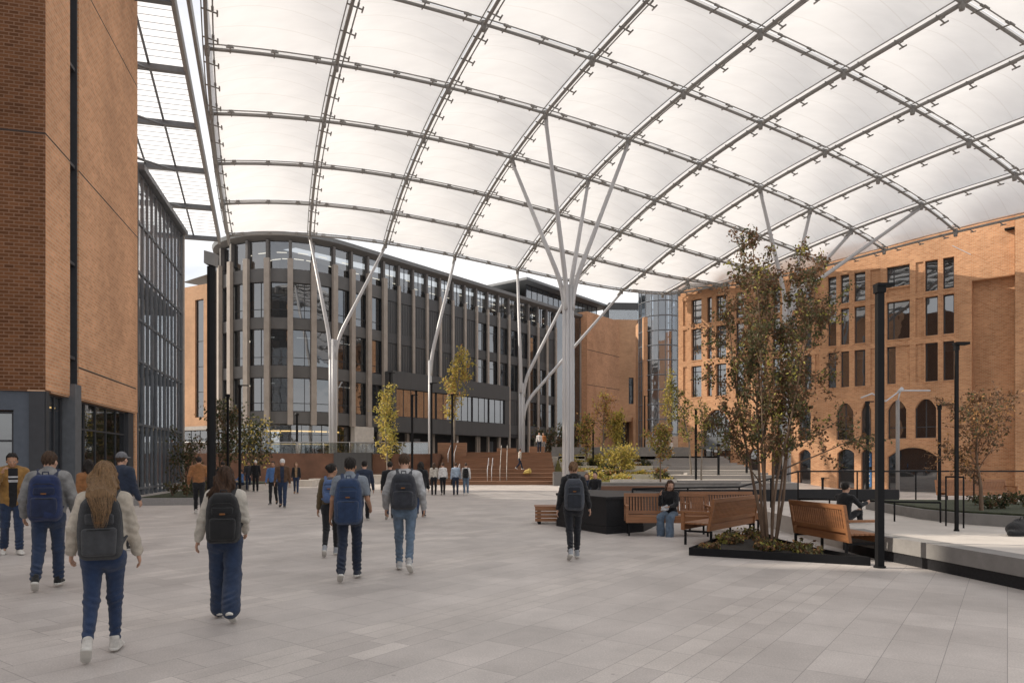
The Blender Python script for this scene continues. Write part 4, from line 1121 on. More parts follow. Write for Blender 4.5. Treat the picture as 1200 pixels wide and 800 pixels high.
def skeleton(H, legs, arms, female, lean=0.0, seat=False, hy=0.0):
    s = H/1.75; J = {}
    J['s'] = s; hz = .925*s
    hw = (.088 if female else .092)*s; sw = (.155 if female else .182)*s
    up = np.array([0, math.sin(lean), math.cos(lean)])
    hip = np.array([0, 0, hz]); J['hip'] = hip; J['up'] = up
    J['chest'] = hip+up*.40*s; J['neck'] = hip+up*.545*s; J['sh_z'] = hip+up*.485*s
    for side, sg in (('l', -1), ('r', 1)):
        th, kn, out = legs[side]; th, kn, out = map(math.radians, (th, kn, out-(2.6 if not seat else 0)))
        h = hip+np.array([sg*hw, 0, -.02*s])
        d = np.array([sg*math.sin(out), math.sin(th)*math.cos(out), -math.cos(th)*math.cos(out)])
        k = h+d*.415*s
        t2 = th-kn; d2 = np.array([sg*math.sin(out)*.3, math.sin(t2), -math.cos(t2)]); d2 /= np.linalg.norm(d2)
        an = k+d2*.405*s
        J['hp'+side], J['kn'+side], J['an'+side] = h, k, an
        p, o, e, inn = arms[side]; p, o, e, inn = map(math.radians, (p, o, e, inn))
        S = J['sh_z']+np.array([sg*sw, 0, 0])
        ua = np.array([sg*math.sin(o), math.sin(p)*math.cos(o), -math.cos(p)*math.cos(o)])
        E_ = S+ua*.285*s
        p2 = p+e; fa = np.array([sg*math.sin(o)-sg*math.sin(inn), math.sin(p2)*math.cos(inn), -math.cos(p2)*math.cos(inn)]); fa /= np.linalg.norm(fa)
        W = E_+fa*.25*s
        J['s'+side], J['e'+side], J['w'+side], J['f'+side] = S, E_, W, fa
    return J
def yaw_pitch(P, c, yaw, pitch):
    Q = P-c; cy, sy = math.cos(-yaw), math.sin(-yaw); x = Q[:, 0]*cy-Q[:, 1]*sy; y = Q[:, 0]*sy+Q[:, 1]*cy; z = Q[:, 2]
    cp, sp = math.cos(-pitch), math.sin(-pitch)
    y2 = y*cp-z*sp; z2 = y*sp+z*cp
    return np.stack([x, y2, z2], 1)+c

WALK = {'l': (20, 6, 1.5), 'r': (-12, 28, 1.5)}
WALK2 = {'r': (20, 6, 1.5), 'l': (-12, 28, 1.5)}
WALK3 = {'l': (10, 4, 1.5), 'r': (-10, 22, 1.5)}
WALK4 = {'r': (10, 4, 1.5), 'l': (-10, 22, 1.5)}
STAND = {'l': (1, 2, 3), 'r': (2, 3, 3)}
HANG = {'l': (-6, 8, 14, 2), 'r': (8, 8, 16, 2)}
HANG2 = {'r': (-10, 8, 12, 2), 'l': (10, 8, 18, 2)}
POCKET = {'l': (-10, 16, 40, 12), 'r': (-6, 16, 36, 12)}

def person(label, loc, head, H, o, legs=WALK, arms=HANG, h=.012, female=False, group=None, look=(0, 0), foot=None, bag=None, seed=0, lean=0.03, seat=False):
    """o: outfit. local +y is the way the figure faces; head: turn of the figure in degrees (0 walks away from the camera)"""
    J = skeleton(H, legs, arms, female, lean, seat); s = J['s']
    fp = foot or {'l': 0, 'r': 0}
    # feet frames first: they decide the height of everything
    FT = {}
    for sd in 'lr':
        th, kn, _ = legs[sd]; pit = fp.get(sd, 0) if foot else (math.radians(min(0, th-kn)*.75))
        if foot: pit = math.radians(pit)
        FT[sd] = pit
    def footloc(P, sd):
        Q = (P-J['an'+sd])/s; a = -FT[sd]; c_, s_ = math.cos(a), math.sin(a)
        y = Q[:, 1]*c_-Q[:, 2]*s_; z = Q[:, 1]*s_+Q[:, 2]*c_
        yw = math.radians(8)*(1 if sd == 'r' else -1)
        x = Q[:, 0]*math.cos(yw)-y*math.sin(yw); y = Q[:, 0]*math.sin(yw)+y*math.cos(yw)
        return np.stack([x, y, z], 1)
    low = 9
    for sd in 'lr':
        a = FT[sd]
        for yy, zz in ((-.075, -.085), (.19, -.085)):
            low = min(low, J['an'+sd][2]+s*(yy*math.sin(a)+zz*math.cos(a)))
    if not seat: dz = -low
    else: dz = seat
    for k in J:
        if k not in ('s', 'up', 'fl', 'fr'): J[k] = J[k]+np.array([0, 0, dz])
    head += math.degrees(math.atan2(-loc[0], loc[1]))*.85
    root = thing('person', label, 'person', loc, math.radians(head), group, local=True)
    fat = o.get('fat', 1.0)
    sw = .155 if female else .182
    up = J['up']; hip, chest, neck = J['hip'], J['chest'], J['neck']
    torso_sc = (1, .66, 1)
    NK = neck+np.array([0, -.005*s, 0]); HC = neck+up*.135*s+np.array([0, .022*s, 0])
    yaw, pit = map(math.radians, look)
    rel = lambda v: HC+np.array(v)*s
    HP = lambda P: yaw_pitch(P, NK, yaw, pit)
    skin = SKIN[o.get('skin', 'light')]
    # ---- body
    def hand(P, sd, d):
        W, f = J['w'+sd], J['f'+sd]/np.linalg.norm(J['f'+sd]); sg = 1 if sd == 'r' else -1
        lat = np.array([0, 1, 0.])-f*f[1]                        # thumb side looks forward
        if np.linalg.norm(lat) < .2: lat = np.array([0, 0, 1.])-f*f[2]
        lat /= np.linalg.norm(lat); nm = np.cross(f, lat)*sg
        if nm @ np.array([-sg, 0, 0]) < 0: nm = -nm
        p0 = W+f*.012*s
        for q in (-.026, -.009, .009, .026): d = smin(d, rc(P, p0+lat*q*.7*s, p0+f*.075*s+lat*q*s, .016*s, .0125*s), .012*s)
        cr = o.get('curl', .5)
        for q, L in ((.030, .070), (.0105, .078), (-.0095, .072), (-.028, .056)):
            b = p0+f*.082*s+lat*q*s; g1 = f*math.cos(cr*.6)+nm*math.sin(cr*.6); g2 = f*math.cos(cr*1.7)+nm*math.sin(cr*1.7)
            m_ = b+g1*L*.5*s; e_ = m_+g2*L*.5*s
            d = np.minimum(d, rc(P, b-f*.012*s, m_, .0092*s, .0085*s)); d = np.minimum(d, rc(P, m_, e_, .0085*s, .0072*s))
        b = p0+f*.018*s+lat*.022*s; m_ = b+(f*.6+lat*.65+nm*.3)*.038*s; e_ = m_+(f*.9+lat*.2+nm*.3)*.032*s
        d = smin(d, rc(P, b, m_, .0125*s, .0105*s), .008*s); d = np.minimum(d, rc(P, m_, e_, .0105*s, .0085*s))
        return d
    slv = o.get('sleeve', 'long')
    def body(P):
        Q = HP(P)
        d = ell(Q, rel((0, -.012, .028)), np.array((.074, .094, .098))*s)
        d = smin(d, ell(Q, rel((0, .022, -.045)), np.array((.056, .066, .070))*s), .035*s)
        d = smin(d, rc(Q, rel((0, .082, .008)), rel((0, .104, -.026)), .010*s, .0155*s), .012*s)
        d = smin(d, ell(Q, rel((0, .073, -.066)), np.array((.024, .014, .010))*s), .010*s)
        d = smin(d, rc(Q, rel((-.032, .076, .026)), rel((.032, .076, .026)), .010*s, .010*s), .014*s)
        for sg in (-1, 1):
            d = smin(d, ell(Q, rel((sg*.075, -.008, -.012)), np.array((.011, .024, .032))*s), .006*s)
            d = smin(d, ell(Q, rel((sg*.04, .058, -.022)), np.array((.022, .022, .02))*s), .02*s)
        d = smin(d, rc(P, NK-up*.05*s, HC+np.array([0, -.02, -.03])*s, .058*s, .052*s), .03*s)
        d = smin(d, rc(P, hip+up*.05*s, chest, .118*s, .135*s, torso_sc), .05*s)
        d = smin(d, rc(P, J['sl'], J['sr'], .045*s, .045*s), .05*s)
        for sd in 'lr':
            a, b, c, e_ = J['hp'+sd], J['kn'+sd], J['an'+sd], J['s'+sd]
            d = smin(d, rc(P, a, b, .068*s, .046*s), .03*s); d = smin(d, rc(P, b, c, .046*s, .034*s), .02*s)
            d = smin(d, rc(P, c+np.array([0, -.02, -.03])*s, c+np.array([0, .10, -.045])*s, .03*s, .02*s), .02*s)
            d = smin(d, rc(P, e_, J['e'+sd], .042*s, .036*s), .02*s); d = smin(d, rc(P, J['e'+sd], J['w'+sd], .037*s, .026*s), .015*s)
            d = hand(P, sd, d)
        return d
    pts = np.array([J[k] for k in J if k not in ('s', 'up', 'fl', 'fr')]); lo = pts.min(0)-.24*s; hi = pts.max(0)+.24*s
    lo[2] = -.02 if not seat else pts[:, 2].min()-.12; hi[2] = HC[2]+.16*s
    vs, fs = surfnet(body, lo, hi, h); mesh_obj('body', vs, fs, skin, root)
    if o.get('face', h < .011):
        for sg in (-1, 1):
            c = rel((sg*.031, .081, .008)); m = MB(); cc = (np.array([[*c]])); cc = yaw_pitch(cc, NK, 0, 0)
            ev, ef = surfnet(lambda P: ell(HP(P), c, np.array((.015, .008, .008))*s), NK-.2*s, NK+.34*s, .012) if False else (None, None)
            # place the eye directly
            R_ = Matrix.Rotation(yaw, 3, 'Z') @ Matrix.Rotation(pit, 3, 'X')
            w = Vector(NK)+R_ @ (Vector(c)-Vector(NK))
            for nm, rr, mt, fwd in (('eye', (.014, .009, .0075), EYE_W, 0), ('iris', (.0065, .004, .0068), EYE_D, .006)):
                q = MB(); cpt = w+R_ @ Vector((0, fwd*s, 0)); ring = 8
                for la in range(1, 5):
                    for lo_ in range(ring):
                        th = math.pi*la/5; ph = 2*math.pi*lo_/ring
                        q.v.append(tuple(cpt+R_ @ Vector((math.sin(th)*math.cos(ph)*rr[0]*s, math.sin(th)*math.sin(ph)*rr[1]*s, math.cos(th)*rr[2]*s))))
                for la in range(3):
                    for lo_ in range(ring): a = la*ring+lo_; q.f.append((a, la*ring+(lo_+1) % ring, (la+1)*ring+(lo_+1) % ring, a+ring)); q.m.append(0)
                q.f += [tuple(range(ring)), tuple(range(3*ring, 4*ring))]; q.m += [0, 0]
                e0 = q.build(nm, mt, root if nm == 'eye' else e0, org=(0, 0, 0), smooth=True)
    # ---- trousers
    st = o.get('cut', 'straight')
    ra, rk, rn = {'skinny': (.091, .062, .044), 'straight': (.090, .068, .060), 'wide': (.100, .098, .098), 'slim': (.088, .064, .052)}[st]
    wz = .06 if st != 'wide' else .07
    def knee_folds(P, st_):
        f = 0
        for sd in 'lr':
            for c_, amp in ((J['kn'+sd], .5), (J['an'+sd]+np.array([0, 0, .09*s]), .75 if st_ != 'skinny' else .5), (J['hp'+sd]-np.array([0, 0, .10*s]), .35)):
                q = P-c_; r2 = (q*q).sum(1); f = f+amp*np.exp(-r2/(.10*s)**2)*np.sin(q[:, 2]*105/s+q[:, 0]*45/s*(1 if sd == 'l' else -1)+seed)
        return f
    def trou(P):
        d = ell(P, hip+np.array([0, -.012, -.01])*s, np.array((.162 if female else .155, .118, .15))*s*fat)
        for sd in 'lr':
            a, b, c = J['hp'+sd], J['kn'+sd], J['an'+sd]
            c2 = c+(b-c)*(-.02 if st == 'wide' else .06)
            d = smin(d, rc(P, a, b, ra*s*fat, rk*s*fat), .028*s); d = smin(d, rc(P, b, c2, rk*s*fat, rn*s), .03*s)
            if not female or True: d = smin(d, ell(P, a+np.array([0, -.05, -.03])*s, np.array((.085, .085, .10))*s), .05*s)
        d = d+wrinkle(P, seed+3, .8)*(.0085 if st != 'skinny' else .0045)*s+.015*s*knee_folds(P, st)
        return np.maximum(d, P[:, 2]-(hip[2]+.095*s)) if not seat else d
    lo2 = np.array([pts[:, 0].min()-.2, pts[:, 1].min()-.22, lo[2]]); hi2 = np.array([pts[:, 0].max()+.2, pts[:, 1].max()+.22, hip[2]+.2*s])
    vs, fs = surfnet(trou, lo2, hi2, h); mesh_obj('trousers', vs, fs, cloth(*o['bottom']), root)
    # ---- top
    loose = o.get('loose', .022); hem = hip[2]+o.get('hem', -.02)*s
    def top(P):
        cw = .150+loose if not female else .134+loose
        hw_ = .150+loose*.7
        d = rc(P, hip+up*.02*s, chest+up*.0*s, hw_*s*fat, cw*s*fat, (1, .70, 1))
        d = smin(d, rc(P, J['sl']*.86+J['sr']*.14-up*.02*s, J['sr']*.86+J['sl']*.14-up*.02*s, (.060+loose*.5)*s, (.060+loose*.5)*s), .06*s)
        d = smin(d, rc(P, chest+up*.06*s, NK-up*.035*s, .09*s, .058*s), .05*s)
        if female: d = smin(d, ell(P, chest+np.array([0, .075, -.02])*s, np.array((.12, .06, .07))*s), .05*s)
        d = np.maximum(d, hem-P[:, 2]+.006*np.sin(P[:, 0]*40+seed))
        for sd in 'lr':
            S, E_, W = J['s'+sd], J['e'+sd], J['w'+sd]
            d = smin(d, rc(P, S-up*.01*s, E_, (.050+loose*.6)*s*fat, (.043+loose*.5)*s), .035*s)
            if slv == 'long': d = smin(d, rc(P, E_, W+(E_-W)*.04, (.043+loose*.5)*s, (.031+loose*.4)*s), .02*s)
        if slv == 'short':
            for sd in 'lr':
                S, E_ = J['s'+sd], J['e'+sd]; f = (E_-S)/np.linalg.norm(E_-S)
                dd = (P-(S+(E_-S)*.78)) @ f; near = np.linalg.norm(P-E_, axis=1) < .16*s
                d = np.where(near, np.maximum(d, dd), d)
        if o.get('hood'):
            d = smin(d, ell(P, NK+np.array([0, -.085, -.02])*s, np.array((.105, .062, .085))*s), .03*s)
            d = smin(d, rc(P, NK+np.array([-.05, .02, -.02])*s, NK+np.array([.05, .02, -.02])*s, .035*s, .035*s), .04*s)
        if o.get('collar'): d = smin(d, rc(P, NK+np.array([0, -.012, -.035])*s, NK+np.array([0, -.008, .022])*s, .075*s, .070*s), .012*s)
        if o.get('rib'):
            for q in (0, .05): d = smin(d, rc(P, hip+up*(o.get('hem', 0)+.03)*s, hip+up*(o.get('hem', 0)+.06)*s, (hw_+.004)*s, (hw_+.004)*s, (1, .70, 1)), .01*s)
            d = np.maximum(d, hem-P[:, 2])
        
        f = 0
        for sd in 'lr':
            for c_, amp in ((J['e'+sd], 1.0), (J['w'+sd], .7), (J['s'+sd]-up*.10*s, .7)):
                q = P-c_; f = f+amp*np.exp(-(q*q).sum(1)/(.09*s)**2)*np.sin(q[:, 2]*85/s+q[:, 1]*50/s+q[:, 0]*35/s+seed)
        q = P-hip-up*.10*s; f = f+.6*np.exp(-(q[:, 2]/(.09*s))**2)*np.sin(P[:, 2]*60/s+np.sin(P[:, 0]*16/s+seed)*2.0)
        return d+wrinkle(P, seed, .6)*(.004+loose*.14)*s+f*(.004+loose*.05)*s
    lo3 = np.array([pts[:, 0].min()-.2, pts[:, 1].min()-.24, hip[2]-.35*s]); hi3 = np.array([pts[:, 0].max()+.2, pts[:, 1].max()+.24, neck[2]+.10*s])
    vs, fs = surfnet(top, lo3, hi3, h)
    mats = [cloth(*o['top'])]; mi = None
    if o.get('inner'):
        mats.append(cloth(*o['inner'])); cen = vs[fs].mean(1)
        wv = .055*s+.03*(cen[:, 2]-hip[2])
        front = (np.abs(cen[:, 0]) < wv) & (cen[:, 1] > .05*s) & (cen[:, 2] < NK[2])
        mi = front.astype(int)
        if o.get('print'):
            mats.append(cloth('white shirt print', (.45, .45, .46))); zc = chest[2]-.02*s
            pr = front & (np.abs(cen[:, 0]) < .075*s) & (((cen[:, 2] > zc) & (cen[:, 2] < zc+.028*s)) | ((cen[:, 2] > zc-.075*s) & (cen[:, 2] < zc-.035*s)))
            mi[pr] = 2
    mesh_obj(o.get('topname', 'jacket'), vs, fs, mats, root, mi)
    # ---- shoes
    for sd in 'lr':
        def shoe(P, sd=sd):
            Q = footloc(P, sd)
            d = rc(Q, (0, -.035, -.045), (0, .085, -.052), .040, .040, (1, 1, .95)); d = smin(d, rc(Q, (0, .07, -.055), (0, .15, -.065), .040, .033), .02)
            d = smin(d, rc(Q, (0, -.03, -.03), (0, -.022, .025), .040, .043), .025)
            sole = np.maximum(rc(Q, (0, -.04, -.06), (0, .15, -.06), .046, .043), np.abs(Q[:, 2]+.072)-.014)
            d = np.minimum(d, sole)
            return np.maximum(d, -.0855-Q[:, 2])*s
        an = J['an'+sd]; vs, fs = surfnet(shoe, an-.26*s, an+.26*s, min(h, .010))
        cen = footloc(vs[fs].mean(1), sd)
        mesh_obj('shoe', vs, fs, [cloth(*o['shoe']), RUBBER if o.get('sole', 1) else CL.setdefault('dk', mat('dark sole', (.02, .02, .02), .7))], root, (cen[:, 2] < -.060).astype(int))
    # ---- hair, cap
    hs = o.get('hair', 'short')
    if hs:
        def hair(P):
            Q = HP(P); k = 1.0
            d = ell(Q, rel((0, -.016, .034)), np.array((.083, .103, .106))*s)
            if hs in ('short', 'bun'):
                face = np.maximum(Q[:, 1]-(HC[1]+.052*s), (HC[2]+.075*s)-Q[:, 2])
                cut = np.maximum(Q[:, 1]-(HC[1]+.03*s)-np.maximum(0, Q[:, 2]-HC[2]-.05*s)*1.6, 0)
                d = np.maximum(d, (Q[:, 1]-(HC[1]+.022*s))*.8-np.maximum(0, Q[:, 2]-HC[2]-.066*s)*1.9)
                lower = (HC[2]-.045*s)+np.maximum(0, (Q[:, 1]-HC[1]+.05*s))*.9
                d = np.maximum(d, lower-Q[:, 2])
                if hs == 'bun': d = smin(d, ell(Q, rel((0, -.115, .06)), np.array((.048, .045, .045))*s), .015*s)
            else:
                d = np.maximum(d, (Q[:, 1]-(HC[1]+.03*s))*.8-np.maximum(0, Q[:, 2]-HC[2]-.05*s)*1.5)
                L = o.get('hairlen', .30)
                back = rc(P, HC+np.array([0, -.055, .0])*s, HC+np.array([0, -.125, -L])*s, .088*s, o.get('hairend', .055)*s, (1.15, .55, 1))
                if hs == 'pony': back = rc(P, HC+np.array([0, -.115, .03])*s, HC+np.array([0, -.15, -L])*s, .035*s, .028*s)
                d = smin(d, back, .03*s)
                if o.get('drape'):
                    D_ = [(HC+np.array(q[:3])*s, q[3]*s) for q in o['drape']]
                    for (pa, qa), (pb, qb) in zip(D_[:-1], D_[1:]): d = smin(d, rc(P, pa, pb, qa, qb, (1.2, .6, 1)), .025*s)
                if hs == 'long':
                    for sg in (-1, 1): d = smin(d, rc(P, HC+np.array([sg*.07, -.01, .0])*s, HC+np.array([sg*.095, -.03, -L*.75])*s, .030*s, .024*s, (1, 1, 1)), .025*s)
            ang = np.arctan2(Q[:, 0]-HC[0], -(Q[:, 1]-HC[1])+.02)
            d = d+s*(.0025*np.sin(ang*34+Q[:, 2]*22+seed)+.004*np.sin(ang*15-Q[:, 2]*24+2*seed+2*np.sin(Q[:, 2]*17))+(.006 if hs == 'long' else .002)*np.sin(Q[:, 2]*26+ang*5+seed)+.0025*np.sin(P[:, 0]*150/s+5*np.sin(P[:, 2]*26)))
            return d
        vs, fs = surfnet(hair, HC-np.array([.2, .3, .62 if hs in ('long', 'pony') else .25])*s, HC+np.array([.2, .2, .22])*s, h*.85)
        mesh_obj('hair', vs, fs, hairmat(*o['hc']), root)
        if hs == 'long' and h < .0085:
            rr = random.Random(seed+77); R_ = Matrix.Rotation(yaw, 3, 'Z') @ Matrix.Rotation(pit, 3, 'X'); sm = MB()
            dr = o.get('drape')
            for q in range(420):
                az = rr.uniform(-2.35, 2.35); el = rr.uniform(.1, 1.45); pts = []; e_ = el; ph = rr.uniform(0, 6.28); wv = rr.uniform(.004, .012); fq = rr.uniform(16, 30)
                k_ = rr.uniform(1.01, 1.10)
                while e_ > -.25:
                    pts.append(Vector((math.sin(az)*math.cos(e_)*.085*k_, -.016-math.cos(az)*math.cos(e_)*.106*k_, .034+math.sin(e_)*.108*k_))); e_ -= .26
                x0, y0, z0 = pts[-1]; Lh = o.get('hairlen', .3)*rr.uniform(.75, 1.25)+.06
                side = abs(x0) > .06
                if dr and ((x0 < 0 and dr[-1][0] < -.1 and x0 < -.03) or (dr[-1][0] >= -.1 and abs(x0) < .062)): Lh = abs(dr[-1][2])*rr.uniform(.8, 1.05)
                n_ = max(4, int(Lh/.03)); jx = rr.uniform(-.5, .5)
                for t in range(1, n_+1):
                    dz_ = z0-Lh*t/n_; yy = y0-.02*t/n_; xx = x0*(1+.25*t/n_)
                    if dr and Lh > .33:
                        for A_, B_ in zip(dr[:-1], dr[1:]):
                            if B_[2] <= dz_ <= A_[2]:
                                f_ = (A_[2]-dz_)/max(1e-6, A_[2]-B_[2]); rad = (A_[3]+(B_[3]-A_[3])*f_); cx = A_[0]+(B_[0]-A_[0])*f_; cy = A_[1]+(B_[1]-A_[1])*f_
                                xx = cx+jx*2*rad*1.1; yy = cy-rad*.62*math.sqrt(max(0, 1-min(1, abs(jx*2))**2))-.004
                    pts.append(Vector((xx+wv*math.sin(fq*dz_+ph)*min(1, t/3), yy+wv*.6*math.cos(fq*dz_+ph), dz_)))
                W_ = [Vector(NK)+R_ @ (Vector(HC)+p_*s-Vector(NK)) for p_ in pts]
                sm.tube(W_, [max(.0007, .0026*s*(1-.75*(t/(len(W_)-1))**2)) for t in range(len(W_))], 3, mi=q % 2, cap=False)
            sm.build('loose_hair', [hairmat(*o['hc']), hairmat(o['hc'][0]+' highlight', tuple(min(1, c_*1.7) for c_ in o['hc'][1]))], root, org=(0, 0, 0), smooth=True)
    if o.get('cap'):
        kind, key = o['cap']
        def cap(P):
            Q = HP(P); d = ell(Q, rel((0, -.012, .045)), np.array((.089, .110, .104))*s); d = np.maximum(d, (HC[2]+(.03 if kind == 'cap' else .018)*s)-Q[:, 2])
            if kind == 'cap': d = smin(d, np.maximum(ell(Q, rel((0, .10, .04)), np.array((.075, .09, .018))*s), rel((0, .02, 0))[1]-Q[:, 1]), .01*s)
            else: d = smin(d, rc(Q, rel((0, -.012, .025)), rel((0, -.012, .045)), .088*s, .088*s, (1, 1.2, 1)), .01*s)
            return d
        vs, fs = surfnet(cap, HC-.22*s, HC+np.array([.22, .28, .22])*s, h*.85); mesh_obj('cap' if kind == 'cap' else 'beanie', vs, fs, cloth(*key), root)
    # ---- backpack: a thing of its own, worn on the back
    if bag:
        base = chest+np.array([0, -.20, -.10])*s
        b = thing('backpack', bag['label'], 'backpack', Vector(loc)+Matrix.Rotation(math.radians(head), 3, 'Z') @ Vector((0, -.2*s, base[2]-.25*s)), math.radians(head), bag.get('group'), local=True)
        off = np.array([0, -.2*s, base[2]-.25*s])
        kx, ky, kz = bag.get('size', (.17, .09, .26))
        cz = chest+np.array([0, -(.135+loose*.7+ky*.8)+.0, bag.get('drop', .115-kz)])*s
        def pack(P):
            q = (P-cz)/s; t = q[:, 2]/kz
            w = kx*(1-.24*np.clip(t+.1, 0, 1.2)**2-.04*np.clip(-t, 0, 1)**2)
            Q = np.stack([q[:, 0]*kx/w, q[:, 1], q[:, 2]], 1)
            Q[:, 1] *= 1+.28*np.clip(t, -1, 1); d = rbox(Q, (0, 0, 0), (kx, ky, kz), min(.084, ky*.97))*.9
            d = smin(d, rc(Q, (-kx*.55, -ky*.2, kz*.72), (kx*.55, -ky*.2, kz*.72), .05, .05), .04)
            d = d+.008*wrinkle(P, seed+9, .55)+.003*wrinkle(P, seed+19, 1.6)
            seam = np.abs(Q[:, 1]+ky*.25)-.004; d = np.where(d > -.01, d+.005*np.exp(-(seam/.006)**2), d)
            return d*s
        def pocket(P):
            q = (P-cz)/s; d = rbox(q, (0, -ky*.98, -kz*.40), (kx*.74, .036, kz*.44), .034)
            d = np.minimum(d, rbox(q, (0, -ky*.80, kz*.30), (kx*.62, .026, kz*.18), .025))
            return (d+.006*wrinkle(P, seed+5, .7))*s
        def strap(P, sg):
            a = np.array([sg*.075*s, cz[1]+ky*.8*s, J['sh_z'][2]-.02*s]); b_ = np.array([sg*.105*s, .0, J['sh_z'][2]+(.060+loose*.6)*s])
            c_ = np.array([sg*.115*s, (.118+loose)*s, chest[2]-.03*s]); e_ = np.array([sg*.17*s, (.03)*s, chest[2]-.24*s]); g_ = np.array([sg*.12*s, cz[1]+ky*.6*s, cz[2]-kz*.72*s])
            m_ = np.array([sg*.11*s, (.09+loose)*s, J['sh_z'][2]+.005*s])
            d = 9; L_ = [a, b_, m_, c_, e_, g_]
            for p_, q_ in zip(L_[:-1], L_[1:]): d = np.minimum(d, rc(P, p_, q_, .024*s, .022*s, (1.25, .8, .8)))
            return d
        hh = h
        mt = cloth(*bag['mat']); mt2 = cloth(*bag.get('mat2', bag['mat']))
        for nm, fn, l_, h_, mm in (('pack', pack, cz-np.array([.24, .26, .34])*s, cz+np.array([.24, .2, .36])*s, mt), ('front_pocket', pocket, cz-np.array([.2, .26, .3])*s, cz+np.array([.2, .1, .3])*s, mt2),
                                   ('strap', lambda P: strap(P, -1), np.array([-.3*s, cz[1]-.1, cz[2]-.4*s]), np.array([.0, .3*s, neck[2]+.1*s]), mt2), ('strap', lambda P: strap(P, 1), np.array([0, cz[1]-.1, cz[2]-.4*s]), np.array([.3*s, .3*s, neck[2]+.1*s]), mt2)):
            vs, fs = surfnet(fn, l_, h_, hh)
            if len(vs): mesh_obj(nm, vs-off, fs, mm, b)
        m = MB(); t = cz+np.array([0, ky*.2, kz+.0])*s-off
        m.tube([t+np.array([-.035, 0, -.02])*s, t+np.array([-.03, 0, .035])*s, t+np.array([.03, 0, .035])*s, t+np.array([.035, 0, -.02])*s], .008*s, 6); m.build('grab_loop', mt2, b, org=(0, 0, 0), smooth=True)
        if h < .011:
            m = MB(); y = cz[1]-(ky+.028)*s-off[1]; z = cz[2]+kz*.1*s-off[2]
            m.box(-.028*s, .028*s, y-.004, y+.012, z+.02*s, z+.038*s); m.build('maker_patch', bag.get('patch', cloth('leather patch', (.22, .09, .03))), b, org=(0, 0, 0))
            for zz, ww in ((kz*.62, .6), (-kz*.02, .62)):
                m = MB(); m.tube([(-kx*ww*s, y+.010*s, cz[2]+zz*s-off[2]-.02*s), (-kx*ww*.7*s, y-.002*s, cz[2]+zz*s-off[2]), (kx*ww*.7*s, y-.002*s, cz[2]+zz*s-off[2]), (kx*ww*s, y+.010*s, cz[2]+zz*s-off[2]-.02*s)], .0045*s, 5)
                m.build('zip', cloth('black zip', (.01, .01, .01)), b, org=(0, 0, 0))
    return root

JEANS_D = ('dark blue denim', (.013, .020, .040)); JEANS = ('blue denim', (.020, .034, .072)); JEANS_L = ('light blue denim', (.11, .155, .215)); JEANS_B = ('bright blue denim', (.018, .034, .080))
BLACKC = ('black cloth', (.012, .012, .014)); CREAM = ('cream cloth', (.50, .46, .40)); BEIGE = ('beige corduroy', (.46, .405, .335)); WHITEC = ('white cloth', (.62, .60, .58))
GREYH = ('grey marl jersey', (.20, .195, .19)); GREYL = ('light grey marl jersey', (.36, .36, .365)); OLIVE = ('olive brown cloth', (.10, .07, .035)); RUST = ('rust brown fleece', (.26, .115, .045))
MUST = ('mustard brown cloth', (.26, .14, .04)); NAVY = ('navy cloth', (.02, .028, .05)); DENIMS = ('pale denim shirt', (.19, .215, .25)); LBLUE = ('light blue cloth', (.34, .41, .50)); BROWN = ('brown leather', (.085, .045, .025))
WSHOE = ('off white trainers', (.55, .52, .48)); BSHOE = ('black shoes', (.015, .015, .016)); GSHOE = ('grey trainers', (.30, .31, .33))
H_BROWN = ('brown hair', (.060, .032, .017)); H_DARK = ('dark hair', (.014, .010, .008)); H_BLOND = ('blond wavy hair', (.21, .125, .062)); H_LONG = ('chestnut hair', (.055, .027, .014)); H_LBR = ('light brown hair', (.16, .085, .04))
def gp(px, Y, z=0): return ((px-600)/FPX*Y, Y, z)
